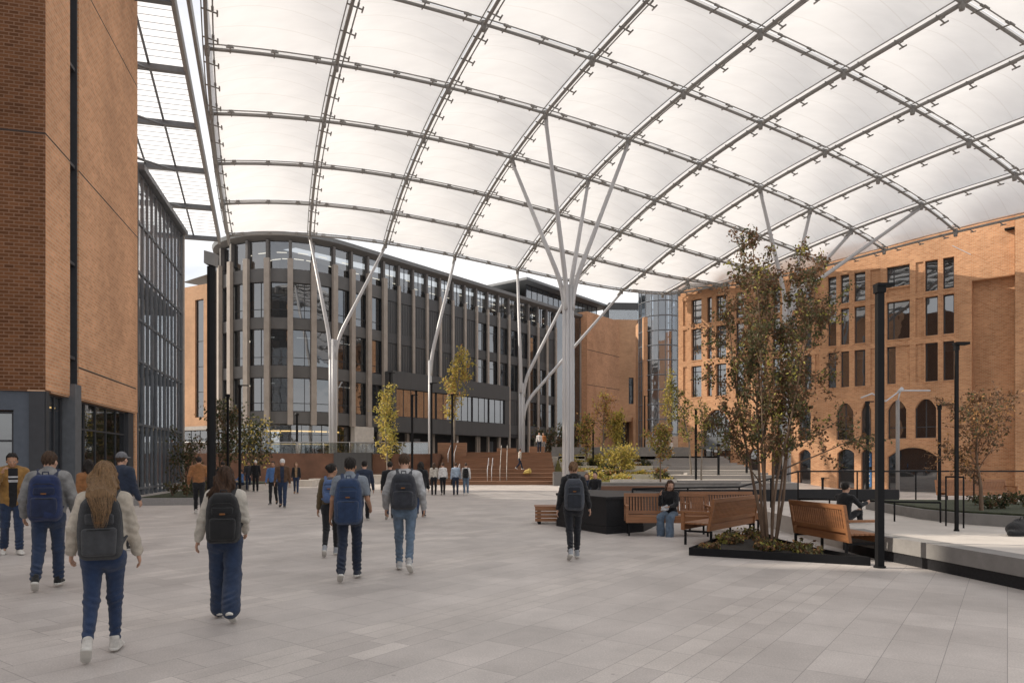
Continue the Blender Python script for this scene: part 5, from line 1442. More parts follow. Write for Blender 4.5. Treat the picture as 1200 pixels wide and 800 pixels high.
def people():
    # nearest woman
    person('woman in a beige jacket and skinny blue jeans with long wavy blond hair', gp(122, 6.0), -3, 1.66,
           dict(top=BEIGE, bottom=JEANS_B, cut='skinny', shoe=WSHOE, hair='long', hc=H_BLOND, hairlen=.20, hairend=.075, drape=[(0, -.07, .0, .085), (.0, -.17, -.15, .095), (.01, -.31, -.19, .085), (.03, -.40, -.29, .065), (.02, -.43, -.44, .03)], loose=.032, hem=-.0, collar=1), legs={'r': (11, 3, 1), 'l': (-13, 24, 2)}, foot={'r': 0, 'l': -38},
           arms={'r': (6, 12, 14, 2), 'l': (-10, 16, 42, 8)}, h=.008, female=True, bag=dict(label='dark grey backpack worn by the blond woman in the beige jacket', mat=('charcoal nylon', (.030, .031, .034)), mat2=('grey nylon', (.045, .046, .05)), size=(.180, .085, .280)), seed=1)
    person('woman in a cream jacket and wide blue jeans with long chestnut hair', gp(264, 7.35), -2, 1.60,
           dict(top=CREAM, bottom=JEANS, cut='wide', shoe=WSHOE, hair='long', hc=H_LONG, hairlen=.18, hairend=.075, drape=[(-.03, -.05, -.06, .07), (-.10, -.09, -.18, .06), (-.14, -.06, -.32, .04), (-.15, -.04, -.44, .02)], loose=.036, hem=-.03, fat=1.0), legs={'r': (-11, 20, 2), 'l': (13, 3, 1.5)}, foot={'r': -32, 'l': 0}, look=(4, -9),
           arms={'l': (2, 17, 12, 3), 'r': (4, 10, 48, 10)}, h=.008, female=True, bag=dict(label='black backpack with an orange patch worn by the woman in wide jeans', mat=('black nylon', (.014, .014, .015)), size=(.185, .095, .280)), seed=2)
    person('man in a grey jacket and blue jeans walking away with a bright blue backpack', gp(57, 9.15), -4, 1.79,
           dict(top=GREYH, bottom=JEANS, cut='straight', shoe=BSHOE, hair='short', hc=H_BROWN, loose=.042, hem=-.06, hood=0, collar=1, fat=1.05), legs={'l': (-10, 20, 3), 'r': (12, 4, 2)}, foot={'l': -30, 'r': 0}, arms=POCKET, h=.009, look=(-18, 0),
           bag=dict(label='bright blue backpack worn by the man in the grey jacket', mat=('royal blue nylon', (.016, .027, .080)), mat2=('navy nylon', (.014, .021, .052)), size=(.190, .095, .290)), seed=3)
    person('man facing the camera in an open mustard jacket, one hand at his face', gp(14, 12.6), 192, 1.84,
           dict(top=MUST, inner=BLACKC, print=1, bottom=JEANS, cut='straight', shoe=WSHOE, hair='short', hc=H_DARK, skin='tan', loose=.048, hem=-.14, hood=1, face=True, curl=.7), legs={'l': (8, 4, 3), 'r': (-6, 12, 3)}, foot={'l': 0, 'r': -10},
           arms={'r': (34, 14, 112, 30), 'l': (6, 12, 78, 34)}, h=.009, look=(-6, -16), seed=4)
    person('person with dark hair in a rust top half hidden behind the blond woman', gp(104, 14.0), 20, 1.73, dict(top=RUST, bottom=JEANS_D, shoe=BSHOE, hair='long', hc=H_DARK, hairlen=.16, hairend=.05), legs=WALK3, female=True, h=.012, seed=5)
    person('man in a grey cap and dark navy jacket by the shopfront', gp(141, 13.2), -35, 1.86, dict(top=NAVY, bottom=BLACKC, shoe=BSHOE, hair='short', hc=H_BROWN, loose=.045, cap=('cap', ('grey cap', (.13, .13, .14)))), legs=STAND, h=.012, seed=6)
    person('man in a rust hooded top and black trousers walking away', gp(233, 22.6), 5, 1.86, dict(top=RUST, bottom=BLACKC, cut='slim', shoe=WSHOE, hair='short', hc=H_DARK, hood=1, loose=.045, hem=-.03), legs=WALK3, arms=POCKET, h=.014, seed=7)
    person('man in a pale denim shirt and dark jeans with a blue backpack', gp(410, 9.85), -3, 1.73,
           dict(top=DENIMS, bottom=JEANS_D, cut='straight', shoe=('navy trainers', (.03, .035, .05)), hair='short', hc=H_DARK, skin='tan', sleeve='short', loose=.030, hem=-.05, collar=1), legs={'l': (-11, 20, 3), 'r': (13, 3, 2)}, foot={'l': -28, 'r': 0}, look=(-7, -3),
           arms={'r': (8, 12, 52, 6), 'l': (0, 12, 20, 4)}, h=.009, bag=dict(label='tall blue backpack worn by the man in the pale denim shirt', mat=('mid blue nylon', (.024, .045, .100)), mat2=('deep blue nylon', (.019, .036, .082)), size=(.195, .105, .320)), seed=8)
    person('woman in an olive jacket and black leggings walking left of the pale denim shirt', gp(388, 12.4), -6, 1.64,
           dict(top=OLIVE, bottom=BLACKC, cut='skinny', shoe=GSHOE, hair='bun', hc=H_DARK, skin='tan', loose=.026, hem=-.02), legs={'l': (-12, 22, 1), 'r': (12, 4, 1)}, foot={'l': -32, 'r': 0}, arms={'l': (-6, 9, 12, 0), 'r': (8, 6, 20, 3)}, h=.010, female=True, look=(-38, 0),
           bag=dict(label='blue and white backpack worn by the woman in the olive jacket', mat=('powder blue nylon', (.075, .12, .24)), size=(.13, .07, .22)), seed=9)
    person('man in a light grey sweater and pale jeans with a dark charcoal backpack', gp(474, 10.65), -2, 1.80,
           dict(top=GREYL, bottom=JEANS_L, cut='slim', shoe=('light grey trainers', (.42, .41, .40)), hair='short', hc=H_BROWN, loose=.040, hem=-.04, rib=1), legs={'r': (-12, 22, 2), 'l': (13, 3, 2)}, foot={'r': -32, 'l': 0}, arms=POCKET, h=.009, look=(5, -7),
           bag=dict(label='round charcoal backpack worn by the man in the light grey sweater', mat=('dark heather nylon', (.032, .034, .042)), size=(.195, .100, .260)), seed=10)
    person('person in dark clothes behind the man with the blue backpack', gp(427, 20), 0, 1.75, dict(top=NAVY, bottom=BLACKC, shoe=BSHOE, hair='short', hc=H_DARK), legs=WALK2, h=.016, seed=11)
    person('person in dark clothes partly hidden by the light grey sweater', gp(457, 20.5), 0, 1.70, dict(top=BLACKC, bottom=JEANS_D, shoe=BSHOE, hair='short', hc=H_DARK), legs=WALK4, h=.016, seed=12)
    person('woman in a black hooded coat and blue jeans walking away', gp(493, 21.2), -8, 1.69, dict(top=BLACKC, bottom=JEANS, cut='straight', shoe=BSHOE, hair='long', hc=H_DARK, hairlen=.12, hood=1, loose=.05, hem=-.14), legs=WALK4, h=.015, female=True, seed=13)
    for lab, px, top, bot, hr, sx, bg in (
        ('leftmost of four friends before the steps, cream top with dark long hair', 508.5, CREAM, BLACKC, 'long', True, None),
        ('second of four friends before the steps, white sweater and black trousers', 519, WHITEC, BLACKC, 'short', True, None),
        ('third of four friends before the steps, light blue top and navy trousers', 534, LBLUE, NAVY, 'short', False, None),
        ('rightmost of four friends before the steps, white top and light jeans', 546, WHITEC, JEANS_L, 'short', True, 1)):
        person(lab, gp(px, 35.6), RNG.uniform(-6, 6), 1.66, dict(top=top, bottom=bot, cut='slim', shoe=WSHOE if bg else BSHOE, hair=hr, hc=H_BROWN, hairlen=.2, loose=.03), legs=RNG.choice([WALK3, WALK4, STAND]), h=.020, female=sx, seed=int(px), group='four friends walking to the steps',
               bag=dict(label='small black backpack on the rightmost of the four friends', mat=('black nylon', (.014, .014, .015))) if bg else None)
    person('woman in black jacket and trousers walking away past the black granite block', gp(672, 11.95), 3, 1.66,
           dict(top=BLACKC, bottom=('black denim', (.014, .015, .020)), cut='slim', shoe=GSHOE, hair='pony', hc=H_LBR, hairlen=.02, loose=.036, hem=-.06, hood=1), legs={'r': (9, 3, .5), 'l': (-9, 18, .5)}, foot={'r': 0, 'l': -26}, arms={'l': (-4, 13, 12, 0), 'r': (2, 15, 14, 0)}, h=.009, female=True,
           bag=dict(label='slate grey backpack worn by the woman dressed in black', mat=('slate nylon', (.050, .056, .070)), mat2=('dark slate nylon', (.022, .025, .033)), size=(.180, .090, .285)), seed=14)
    p = (px_ := None)
    person('person in a cream top and dark trousers striding across the timber steps', (.62, 55.4, 1.10), -70, 1.70, dict(top=CREAM, bottom=NAVY, shoe=WSHOE, hair='short', hc=H_BROWN), legs=WALK, arms=HANG2, h=.022, seed=15)
    person('man in a black jacket sitting behind the black granite block', gp(698, 24.6, 0), 150, 1.72, dict(top=BLACKC, bottom=BLACKC, shoe=BSHOE, hair='short', hc=H_DARK), legs={'l': (84, 84, 6), 'r': (84, 84, 6)}, foot={'l': 0, 'r': 0}, arms={'l': (20, 8, 50, 10), 'r': (20, 8, 50, 10)}, h=.016, seat=-.37, seed=16)
    person('woman in a dark coat with light brown hair sitting behind the black granite block', gp(688, 25.4, 0), 160, 1.66, dict(top=NAVY, bottom=BLACKC, shoe=BSHOE, hair='long', hc=H_LBR, hairlen=.18), legs={'l': (84, 84, 6), 'r': (84, 84, 6)}, foot={'l': 0, 'r': 0}, arms={'l': (20, 8, 50, 10), 'r': (20, 8, 50, 10)}, h=.016, female=True, seat=-.37, seed=17)
    # woman on the bench
    person('woman with long brown hair in a black jacket and pale jeans sitting on the bench', (3.62, 16.02, 0), 160, 1.66,
           dict(top=BLACKC, bottom=JEANS_L, cut='wide', shoe=GSHOE, hair='long', hc=H_LONG, hairlen=.26, face=True, loose=.03), legs={'l': (80, 74, 5), 'r': (82, 88, 2)}, foot={'l': 0, 'r': 0}, arms={'r': (30, 6, 118, 18), 'l': (26, 8, 52, 28)}, h=.010, female=True, look=(34, -8), seat=-.385, seed=18, lean=.08)
    person('man in a white beanie and brown jacket walking towards the camera', gp(331, 25.6), 178, 1.80, dict(top=BROWN, inner=NAVY, bottom=JEANS, cut='straight', shoe=BSHOE, hair='short', hc=H_BROWN, loose=.04, cap=('beanie', ('white knit', (.60, .58, .56))), face=True), legs=WALK3, arms=HANG, h=.014, seed=19)
    person('person in a bright blue jacket and black trousers beside the white beanie', gp(320, 27.5), 170, 1.72, dict(top=('blue jacket', (.07, .14, .30)), bottom=BLACKC, cut='slim', shoe=BSHOE, hair='short', hc=H_DARK, skin='tan'), legs=WALK4, h=.016, seed=20)
    person('woman in a black jacket over a tan top with jeans, farther behind the white beanie', gp(347, 37), 182, 1.68, dict(top=BLACKC, inner=('tan cloth', (.28, .18, .10)), bottom=JEANS, cut='slim', shoe=('tan boots', (.25, .15, .08)), hair='long', hc=H_BLOND, hairlen=.15), legs=WALK3, h=.02, female=True, seed=21)
    person('person in black with a pale cap standing by the stone seats', gp(299.5, 40), 175, 1.80, dict(top=BLACKC, bottom=BLACKC, shoe=BSHOE, hair='short', hc=H_DARK, cap=('beanie', ('white knit', (.60, .58, .56)))), legs=STAND, h=.02, seed=22)
    person('person in a dark grey coat beside the pale cap by the stone seats', gp(291, 41), 185, 1.74, dict(top=('dark grey cloth', (.035, .035, .04)), bottom=NAVY, shoe=BSHOE, hair='short', hc=H_DARK, skin='tan'), legs=WALK4, h=.02, seed=23)
    person('person in a blue jacket sitting on the pale planter edge', gp(283, 40.6, 0), 120, 1.68, dict(top=('blue jacket', (.07, .14, .30)), bottom=JEANS_D, shoe=BSHOE, hair='short', hc=H_DARK), legs={'l': (84, 84, 6), 'r': (84, 84, 6)}, foot={'l': 0, 'r': 0}, arms={'l': (20, 8, 50, 10), 'r': (20, 8, 50, 10)}, h=.02, seat=-.40, seed=24)
    person('person in black standing beyond the thick lamp post', gp(261, 30), 10, 1.72, dict(top=BLACKC, bottom=BLACKC, shoe=BSHOE, hair='short', hc=H_DARK), legs=STAND, h=.02, seed=25)
    person('tiny figure in a tan coat on the upper terrace by the bare orange tree', gp(691.5, 68, 1.98), 90, 1.70, dict(top=('tan cloth', (.28, .18, .10)), bottom=CREAM, shoe=BSHOE, hair='short', hc=H_BROWN), legs=WALK, h=.028, seed=26)
    person('tiny figure in white walking at the top of the pale steps', gp(787, 73, 2.31), -80, 1.70, dict(top=WHITEC, bottom=WHITEC, shoe=WSHOE, hair='short', hc=H_BROWN), legs=WALK, h=.028, seed=27)
    person('person in an orange top resting at the top right of the timber steps', gp(637, 60.2, 2.55), 150, 1.70, dict(top=('orange cloth', (.30, .12, .04)), bottom=('grey cloth', (.2, .2, .21)), shoe=BSHOE, hair='short', hc=H_DARK), legs=STAND, h=.026, seed=28)
    person('person in a white shirt beside the orange top on the timber steps', gp(632, 60.0, 2.55), 170, 1.72, dict(top=WHITEC, bottom=NAVY, shoe=BSHOE, hair='short', hc=H_DARK), legs=STAND, h=.026, seed=29)
    person('person in black sitting low on the raised paving behind a timber bench', gp(988, 14.7, .395), -40, 1.66, dict(top=BLACKC, bottom=BLACKC, cut='slim', shoe=BSHOE, hair='short', hc=H_DARK), legs={'l': (122, 112, 6), 'r': (118, 114, 6)}, foot={'l': 0, 'r': 0}, arms={'l': (55, 10, 50, 12), 'r': (45, 10, 60, 12)}, h=.012, lean=.12, seat=-.79, seed=30)
people()
def loose_bag(label, p, mt, k=1.0):
    def f(P):
        d = ell(P, (0, 0, .12*k), np.array((.24, .15, .14))*k); d = smin(d, ell(P, (.10*k, .02*k, .22*k), np.array((.11, .10, .09))*k), .06*k); d = smin(d, rc(P, (-.26*k, -.05*k, .05*k), (-.05*k, -.16*k, .06*k), .06*k, .05*k), .05*k)
        return np.maximum(d+.008*wrinkle(P, 5, .7), -P[:, 2])
    b = thing('bag', label, 'bag', p, .4, local=True)
    vs, fs = surfnet(f, (-.4*k, -.3*k, -.02), (.34*k, .3*k, .42*k), .014*k); mesh_obj('bag_body', vs, fs, cloth(*mt), b)
    m = MB(); m.tube([(.02*k, 0, .22*k), (.06*k, -.03*k, .34*k), (.13*k, -.03*k, .34*k), (.17*k, 0, .24*k)], .012*k, 6); m.build('handle', cloth(*mt), b, org=(0, 0, 0), smooth=True)
loose_bag('black bag lying by the curved planter on the raised paving', gnd(1192, 627, .395), BLACKC, .95)
loose_bag('small yellow bag lying on the timber steps', (1.22, 53.7, .80), ('yellow cloth', (.50, .36, .10)), 1.3)
loose_bag('pale cloth bag on the lap of the woman on the bench', (3.42, 15.62, .58), ('pale grey cloth', (.42, .42, .43)), .40)
# ================================================================ trees
def rot_away(d, ang, az):
    d = d.normalized(); u = d.orthogonal().normalized(); w = d.cross(u)
    return (d*math.cos(ang)+(u*math.cos(az)+w*math.sin(az))*math.sin(ang)).normalized()
def branch(rng, tubes, tips, p, d, L, r, lvl, up, wob):
    n = 5; pts = [p.copy()]; rs = [r]; q = p.copy()
    for k in range(n):
        d = (d+Vector((rng.gauss(0, wob), rng.gauss(0, wob), rng.gauss(0, wob)+up))).normalized()
        q = q+d*L/n; pts.append(q.copy()); rs.append(max(.004, r*(1-.72*(k+1)/n)))
    tubes.append((pts, rs, lvl))
    if lvl >= 2: tips.append((pts, L))
    return pts, d
def leaves(name, tips, root, n, size, mats, rng, spread, org):
    np_r = np.random.RandomState(rng.randint(0, 99999))
    P = np.empty((n, 3)); W = np.array([t[1] for t in tips]); W = W/W.sum()
    ti = np_r.choice(len(tips), n, p=W)
    for k in range(n):
        pts = tips[ti[k]][0]; t = (np_r.rand()**.8)*(len(pts)-1); a = int(min(len(pts)-2, t)); P[k] = pts[a].lerp(pts[a+1], t-a)
    P += np_r.normal(size=(n, 3))*spread
    d = np_r.normal(size=(n, 3)); d[:, 2] -= .5; d /= np.linalg.norm(d, axis=1)[:, None]
    u = np.cross(d, np_r.normal(size=(n, 3))); u /= np.linalg.norm(u, axis=1)[:, None]; w = np.cross(d, u)
    s = size*np_r.uniform(.6, 1.35, (n, 1))
    P = P-np.array(org)
    V = np.stack([P, P+d*s*.45+u*s*.30+w*s*.06, P+d*s, P+d*s*.45-u*s*.30+w*s*.06], 1).reshape(-1, 3)
    fs = np.arange(4*n).reshape(n, 4)
    # clumps share a tone: each twig prefers one leaf colour
    pref = np_r.choice(len(mats), len(tips), p=[m[1] for m in mats]); rnd = np_r.choice(len(mats), n, p=[m[1] for m in mats])
    mi = np.where(np_r.rand(n) < .6, pref[ti], rnd)
    o = mesh_obj(name, V, fs, [M[m[0]] for m in mats], root, mi)
    o.data.polygons.foreach_set('use_smooth', [False]*n)
    return o
def tree(label, base, H, W, clear, mats, n, size, seed, stems=1, trunk_r=.08, bark='bark', name='young_tree', up=.05, spread=.05, fan=.12, dense=1.0, extra=(), group=None, cat='tree'):
    rng = random.Random(seed); base = Vector(base)
    root = thing(name, label, cat, base, group=group)
    tubes, tips = [], []
    for sidx in range(stems):
        a = 2*math.pi*sidx/stems+rng.uniform(-.3, .3)
        d = Vector((math.cos(a)*fan, math.sin(a)*fan, 1)).normalized() if stems > 1 else Vector((rng.gauss(0, .02), rng.gauss(0, .02), 1)).normalized()
        p = base+Vector((math.cos(a), math.sin(a), 0))*(.10 if stems > 1 else 0)-Vector((0, 0, .05))
        hh = H*(rng.uniform(.82, 1.0) if stems > 1 else 1)
        L = hh/max(.5, d.z); n_ = 12; pts = [p.copy()]; rs = [trunk_r*(1.0 if stems == 1 else rng.uniform(.75, 1.1))]; q = p.copy(); dd = d
        for k in range(n_):
            dd = (dd+Vector((rng.gauss(0, .035), rng.gauss(0, .035), .02))).normalized(); q = q+dd*L/n_; pts.append(q.copy()); rs.append(max(.006, rs[0]*(1-.93*(k+1)/n_)))
        tubes.append((pts, rs, 0)); tips.append((pts[int(n_*max(.35, clear*1.1)):], L*.12))
        m = int((26 if stems == 1 else 15)*dense)
        for b in range(m):
            f = clear+(1-clear)*((b+rng.random())/m)
            t = f*n_; i = min(n_-1, int(t)); bp = pts[i].lerp(pts[i+1], t-i)
            rel_ = (f-clear)/(1-clear); prof = (.55+.9*rel_) if rel_ < .38 else (1.0-.78*((rel_-.38)/.62)**1.2)
            bl = W*.5*prof*rng.uniform(.7, 1.2)/.9
            bd = rot_away(pts[i+1]-pts[i], math.radians(rng.uniform(28, 56)), rng.uniform(0, 6.28))
            bp_, bd2 = branch(rng, tubes, tips, bp, bd, bl, max(.006, rs[i]*.42), 1, up, .10)
            tips.append((bp_[2:], bl*.5))
            for c in range(5 if stems > 1 or dense > .9 else 4):
                i2 = rng.randint(1, 4); td = rot_away(bp_[i2+1]-bp_[i2], math.radians(rng.uniform(25, 65)), rng.uniform(0, 6.28))
                branch(rng, tubes, tips, bp_[i2], td, bl*rng.uniform(.28, .55), max(.004, rs[i]*.18), 2, up, .14)
    for (p0, p1, r) in extra:
        p0, p1 = Vector(p0), Vector(p1); L = (p1-p0).length
        pts, _ = branch(rng, tubes, tips, p0, (p1-p0).normalized(), L, r, 1, -.02, .05)
        for c in range(9):
            i2 = rng.randint(2, 4); td = rot_away(pts[i2+1]-pts[i2], math.radians(rng.uniform(25, 75)), rng.uniform(0, 6.28))
            branch(rng, tubes, tips, pts[i2].lerp(pts[i2+1], rng.random()), td, L*rng.uniform(.2, .42), .006, 2, .0, .15)
    tr = MB(); tw = MB()
    for pts, rs, lvl in tubes:
        (tr if lvl == 0 else tw).tube(pts, rs, 8 if lvl == 0 else 4, cap=False)
    tr.build('trunk', bark, root, smooth=True); tw.build('limbs', bark, root, smooth=True)
    leaves('crown', tips, root, n, size, mats, rng, spread, base)
    return root
b0 = Vector((4.95, 13.45, .05))
tree('tall multi stemmed tree with olive and bronze leaves in the black edged bed', b0, 6.2, 1.85, .28, [('lf_green', .36), ('lf_bronze', .52), ('lf_dark', .04), ('lf_lime', .08)], 21000, .064, 5, stems=8, trunk_r=.034, bark='bark', name='multi_stem_tree', up=.20, spread=.05, fan=.115,
     extra=[((5.15, 13.4, 1.5), (6.55, 13.1, 2.25), .018), ((5.1, 13.45, 1.75), (6.2, 13.0, 2.55), .015), ((4.8, 13.5, 1.9), (3.85, 13.3, 2.75), .015), ((4.85, 13.5, 2.7), (3.9, 13.6, 3.45), .014), ((4.8, 13.4, 1.2), (4.0, 13.0, 2.2), .015), ((5.1, 13.4, 2.8), (6.1, 13.3, 3.6), .015), ((4.9, 13.4, 3.2), (3.9, 13.2, 4.3), .013), ((5.1, 13.4, 3.8), (6.15, 13.5, 4.7), .013)])
Y_ = [('lf_lime', .5), ('lf_yellow', .5)]; O_ = [('lf_orange', .55), ('lf_yellow', .3), ('lf_bronze', .15)]; G_ = [('lf_dark', .4), ('lf_green', .45), ('lf_bronze', .15)]; GO = [('lf_lime', .45), ('lf_green', .2), ('lf_orange', .35)]
def T(label, px, Y, z, top, wpx, mats, n, size, seed, clear=.25, **k):
    p = at(px, 542, Y); p.z = z; H = CZ+(HY-top)/FPX*Y-z
    tree(label, p, H, wpx/FPX*Y, clear, mats, n, size, seed, **k)
T('slender yellow green tree before the short rust coloured wall', 455, 55.8, .1, 453, 42, Y_, 1500, .22, 21, .22, trunk_r=.11, bark='bark_grey', spread=.16)
T('tall pale yellow tree rising behind the timber steps', 531, 63, 2.4, 405, 46, [('lf_yellow', .6), ('lf_orange', .15), ('lf_lime', .25)], 1700, .24, 22, .30, trunk_r=.13, bark='bark_grey', spread=.18)
T('thin orange tree at the back of the planted terraces', 706, 67, 2.0, 461, 44, O_, 900, .22, 23, .2, trunk_r=.11, bark='bark_grey', spread=.16)
T('round lime green tree beside the thin orange tree', 721, 69.5, 2.0, 484, 34, Y_, 1300, .26, 24, .30, trunk_r=.10, spread=.2)
T('low orange green tree just right of the bundled column', 687, 64, 2.0, 486, 26, GO, 800, .24, 25, .15, trunk_r=.09, spread=.2)
T('small yellow bush tree on the planted terraces', 728, 58.6, .95, 528, 40, Y_, 1100, .22, 26, .12, trunk_r=.06, stems=4, fan=.45, spread=.14, name='bush', cat='bush')
T('small green and orange tree on the front of the terraces', 774, 52.6, .2, 500, 44, GO, 1300, .20, 27, .38, trunk_r=.07, spread=.14)
T('slim yellow tree before the round glass stair tower', 783, 66, 1.9, 432, 22, [('lf_yellow', .4), ('lf_lime', .6)], 700, .22, 28, .35, trunk_r=.09, bark='bark_grey', spread=.14)
T('slim green yellow tree in front of the big arched doorway', 810, 57.2, .7, 440, 44, [('lf_lime', .55), ('lf_green', .45)], 900, .20, 29, .32, trunk_r=.09, bark='bark_grey', spread=.12, dense=.8)
T('twiggy green tree beside the dark lamp post at the pale steps', 822, 54.0, .35, 470, 30, [('lf_lime', .4), ('lf_green', .6)], 500, .20, 33, .35, trunk_r=.08, bark='bark_grey', spread=.12, dense=.8)
p = gnd(1150, 600, .62); tree('small spreading bronze leaved tree in the curved grey planter', p, 2.35, 2.3, .22, [('lf_bronze', .6), ('lf_green', .2), ('lf_orange', .2)], 2600, .062, 30, trunk_r=.045, bark='bark', up=.06, spread=.05)
T('dark leafy tree left of the slim lamp posts by the rust wall', 262, 45, .3, 470, 70, G_, 1500, .20, 31, .18, trunk_r=.08, stems=4, fan=.16, spread=.18)
T('dark leafy tree with a few yellow leaves below the rounded corner', 300, 46.5, .3, 490, 66, [('lf_dark', .35), ('lf_green', .45), ('lf_yellow', .2)], 1300, .20, 32, .16, trunk_r=.08, stems=3, fan=.2, spread=.18)
T('small dark shrub tree at the foot of the glass block', 218, 41, 0, 505, 34, G_, 800, .18, 34, .12, trunk_r=.06, stems=3, fan=.2, spread=.16)
T('dark evergreen by the right end of the dark building', 664, 76, TZ, 500, 46, G_, 900, .3, 35, .1, trunk_r=.10, stems=3, fan=.2, spread=.3)
T('small dark evergreen left of the three branched column', 640, 78, TZ, 505, 26, G_, 600, .3, 36, .1, trunk_r=.10, stems=2, fan=.2, spread=.3)
# shrubs and bed plants
def shrub(label, p, r, hh, mats, n, size, seed, group=None, name='shrub'):
    rng = random.Random(seed); root = thing(name, label, 'shrub', p, group=group); tips = []; tb = MB(); base = Vector(p)
    for k in range(14):
        a = rng.uniform(0, 6.28); q = Vector((math.cos(a)*r*rng.uniform(.3, 1), math.sin(a)*r*rng.uniform(.3, 1), hh*rng.uniform(.5, 1)))
        pts = [base+q*t+Vector((0, 0, hh*.15*math.sin(t*3))) for t in (0, .3, .6, .85, 1)]; tips.append((pts[1:], 1)); tb.tube(pts, [.012, .01, .008, .006, .004], 4, cap=False)
    tb.build('stems', 'bark', root); leaves('foliage', tips, root, n, size, mats, rng, r*.12, base)
    return root
def terrace_cover():
    rs = np.random.RandomState(8); n = 9000; V = []; mi = []
    for q in range(n):
        zi = rs.randint(0, 7); y = 53.7+3*zi+rs.uniform(0, 2.5); x = rs.uniform(4.3+.1*zi, 12.5); z = .33*(zi+1)-.06+abs(rs.normal())*.12
        if math.sin(x*1.7+zi*2.1)+math.sin(x*.6+y) < -.35: continue
        d = rs.normal(size=3); d[2] = abs(d[2]); d /= np.linalg.norm(d); u = np.cross(d, rs.normal(size=3)); u /= np.linalg.norm(u); s = rs.uniform(.10, .26); p = np.array((x, y, z))
        V += [p, p+d*s*.5+u*s*.3, p+d*s, p+d*s*.5-u*s*.3]; mi.append(int(rs.choice(4, p=[.45, .25, .15, .15])))
    fs = np.arange(len(V)).reshape(-1, 4)
    stuff(mesh_obj('ground_cover', V, fs, [M['lf_lime'], M['lf_yellow'], M['lf_green'], M['lf_orange']], None, mi))
terrace_cover()
k = 0
for zi in range(6):
    for q in range(5):
        y = 54.4+3*zi+RNG.uniform(-.2, .6); x = 5.2+.1*zi+q*1.62+RNG.uniform(-.4, .4); z = .33*(zi+1)-.08
        if RNG.random() < .2: continue
        shrub('low clipped shrub among the terrace planting', (x, y, z), RNG.uniform(.6, 1.0), RNG.uniform(.35, .7), RNG.choice([Y_, G_, GO, Y_, Y_]), 520, .16, 100+k, 'low shrubs on the planted terraces'); k += 1
def in_poly(x, y, P):
    c = False
    for (x1, y1), (x2, y2) in zip(P, P[1:]+P[:1]):
        if (y1 > y) != (y2 > y) and x < (x2-x1)*(y-y1)/(y2-y1)+x1: c = not c
    return c
k = 0
while k < 26:
    x, y = RNG.uniform(3.1, 5.8), RNG.uniform(11.2, 15.6)
    if not in_poly(x, y, BED) or not in_poly(x+.12, y-.1, BED) or (Vector((x, y))-Vector((4.95, 13.45))).length < .25: continue
    shrub('low bronze green plant growing in the mulch of the tree bed', (x, y, .07), RNG.uniform(.12, .22), RNG.uniform(.10, .2), [('lf_green', .35), ('lf_bronze', .35), ('lf_lime', .2), ('lf_orange', .1)], 110, .07, 300+k, 'low plants in the tree bed', 'bed_plant'); k += 1
for k in range(9):
    x = -13.3+RNG.uniform(-.6, .5)-.18*k*.6; y = 27.8+k*.62
    shrub('dark low shrub in the granite kerb planter by the glass block', (x, y, .3), .35, .5, G_, 260, .09, 500+k, 'shrubs by the glass block')
for k in range(10):
    shrub('dark low shrub in the curved grey planter', (10.0+RNG.uniform(0, 2.5), 13.6+RNG.uniform(0, 3.5), .63), .3, .3, G_, 240, .07, 600+k, 'shrubs in the curved planter')
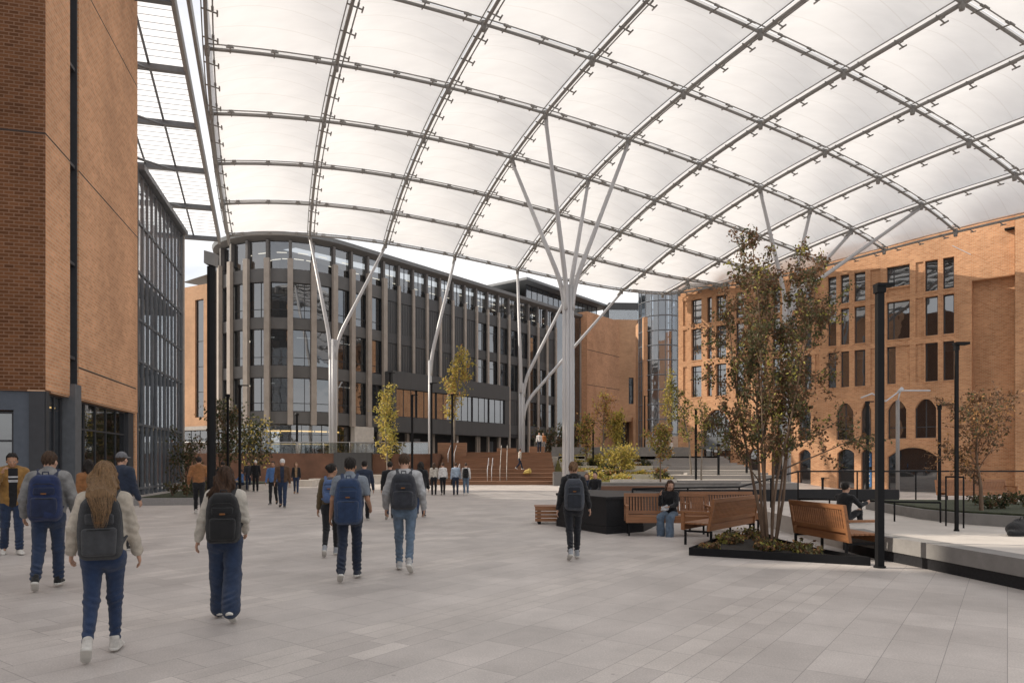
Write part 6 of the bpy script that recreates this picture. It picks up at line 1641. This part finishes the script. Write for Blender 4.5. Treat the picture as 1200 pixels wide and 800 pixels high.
# ================================================================ light, sky, camera
SUN_AZ = Vector((-.98, .17, 0)).normalized(); SUN_EL = math.radians(32)
to_sun = SUN_AZ*math.cos(SUN_EL)+Vector((0, 0, math.sin(SUN_EL)))
sl = bpy.data.lights.new('sun', 'SUN'); sl.energy = 5.0; sl.angle = math.radians(.6); sl.color = (1, .90, .77)
so = bpy.data.objects.new('sun', sl); COL.objects.link(so); so.rotation_euler = to_sun.to_track_quat('Z', 'Y').to_euler(); so.location = to_sun*80
w = bpy.data.worlds.new('World'); sc.world = w; w.use_nodes = True; nt = w.node_tree
bg = nt.nodes.get('Background') or N(nt, 'ShaderNodeBackground')
sky = N(nt, 'ShaderNodeTexSky', sky_type='NISHITA'); sky.sun_disc = False; sky.sun_elevation = SUN_EL
sky.sun_rotation = math.atan2(SUN_AZ.x, SUN_AZ.y); sky.dust_density = 2.5; sky.air_density = 1.0; sky.ozone_density = 1.0
tc = N(nt, 'ShaderNodeTexCoord'); mp = N(nt, 'ShaderNodeMapping'); mp.inputs['Scale'].default_value = (1.5, 1.5, 4.5)
nz = N(nt, 'ShaderNodeTexNoise'); nz.inputs['Scale'].default_value = 1.6; nz.inputs['Detail'].default_value = 8; nz.inputs['Roughness'].default_value = .6
nt.links.new(tc.outputs['Generated'], mp.inputs['Vector']); nt.links.new(mp.outputs['Vector'], nz.inputs['Vector'])
rp = N(nt, 'ShaderNodeValToRGB'); rp.color_ramp.elements[0].position = .30; rp.color_ramp.elements[1].position = .58
rp.color_ramp.elements[0].color = (.45, .45, .45, 1); rp.color_ramp.elements[1].color = (.95, .95, .95, 1)
nt.links.new(nz.outputs['Fac'], rp.inputs['Fac'])
mx = N(nt, 'ShaderNodeMix', data_type='RGBA'); nt.links.new(rp.outputs['Color'], mx.inputs[0])
nt.links.new(sky.outputs['Color'], mx.inputs[6]); mx.inputs[7].default_value = (9.8, 9.65, 9.6, 1)     # bright thin cloud
nt.links.new(mx.outputs[2], bg.inputs['Color']); bg.inputs['Strength'].default_value = .12
cam = bpy.data.cameras.new('camera'); co = bpy.data.objects.new('camera', cam); COL.objects.link(co)
cam.sensor_width = 36; cam.lens = 36*FPX/1200; cam.shift_y = (HY-400)/1200; cam.clip_end = 5000; cam.clip_start = .1
co.location = (0, 0, CZ); co.rotation_euler = (math.radians(90), 0, 0); sc.camera = co
sc.view_settings.view_transform = 'Standard'; sc.view_settings.look = 'None'; sc.view_settings.gamma = 1; sc.view_settings.exposure = .08
sc.view_settings.use_curve_mapping = False
sc.cycles.use_denoising = True
sc.cycles.max_bounces = 8; sc.cycles.transparent_max_bounces = 16; sc.cycles.diffuse_bounces = 4; sc.cycles.glossy_bounces = 4; sc.cycles.transmission_bounces = 4
sc.cycles.sample_clamp_indirect = 8
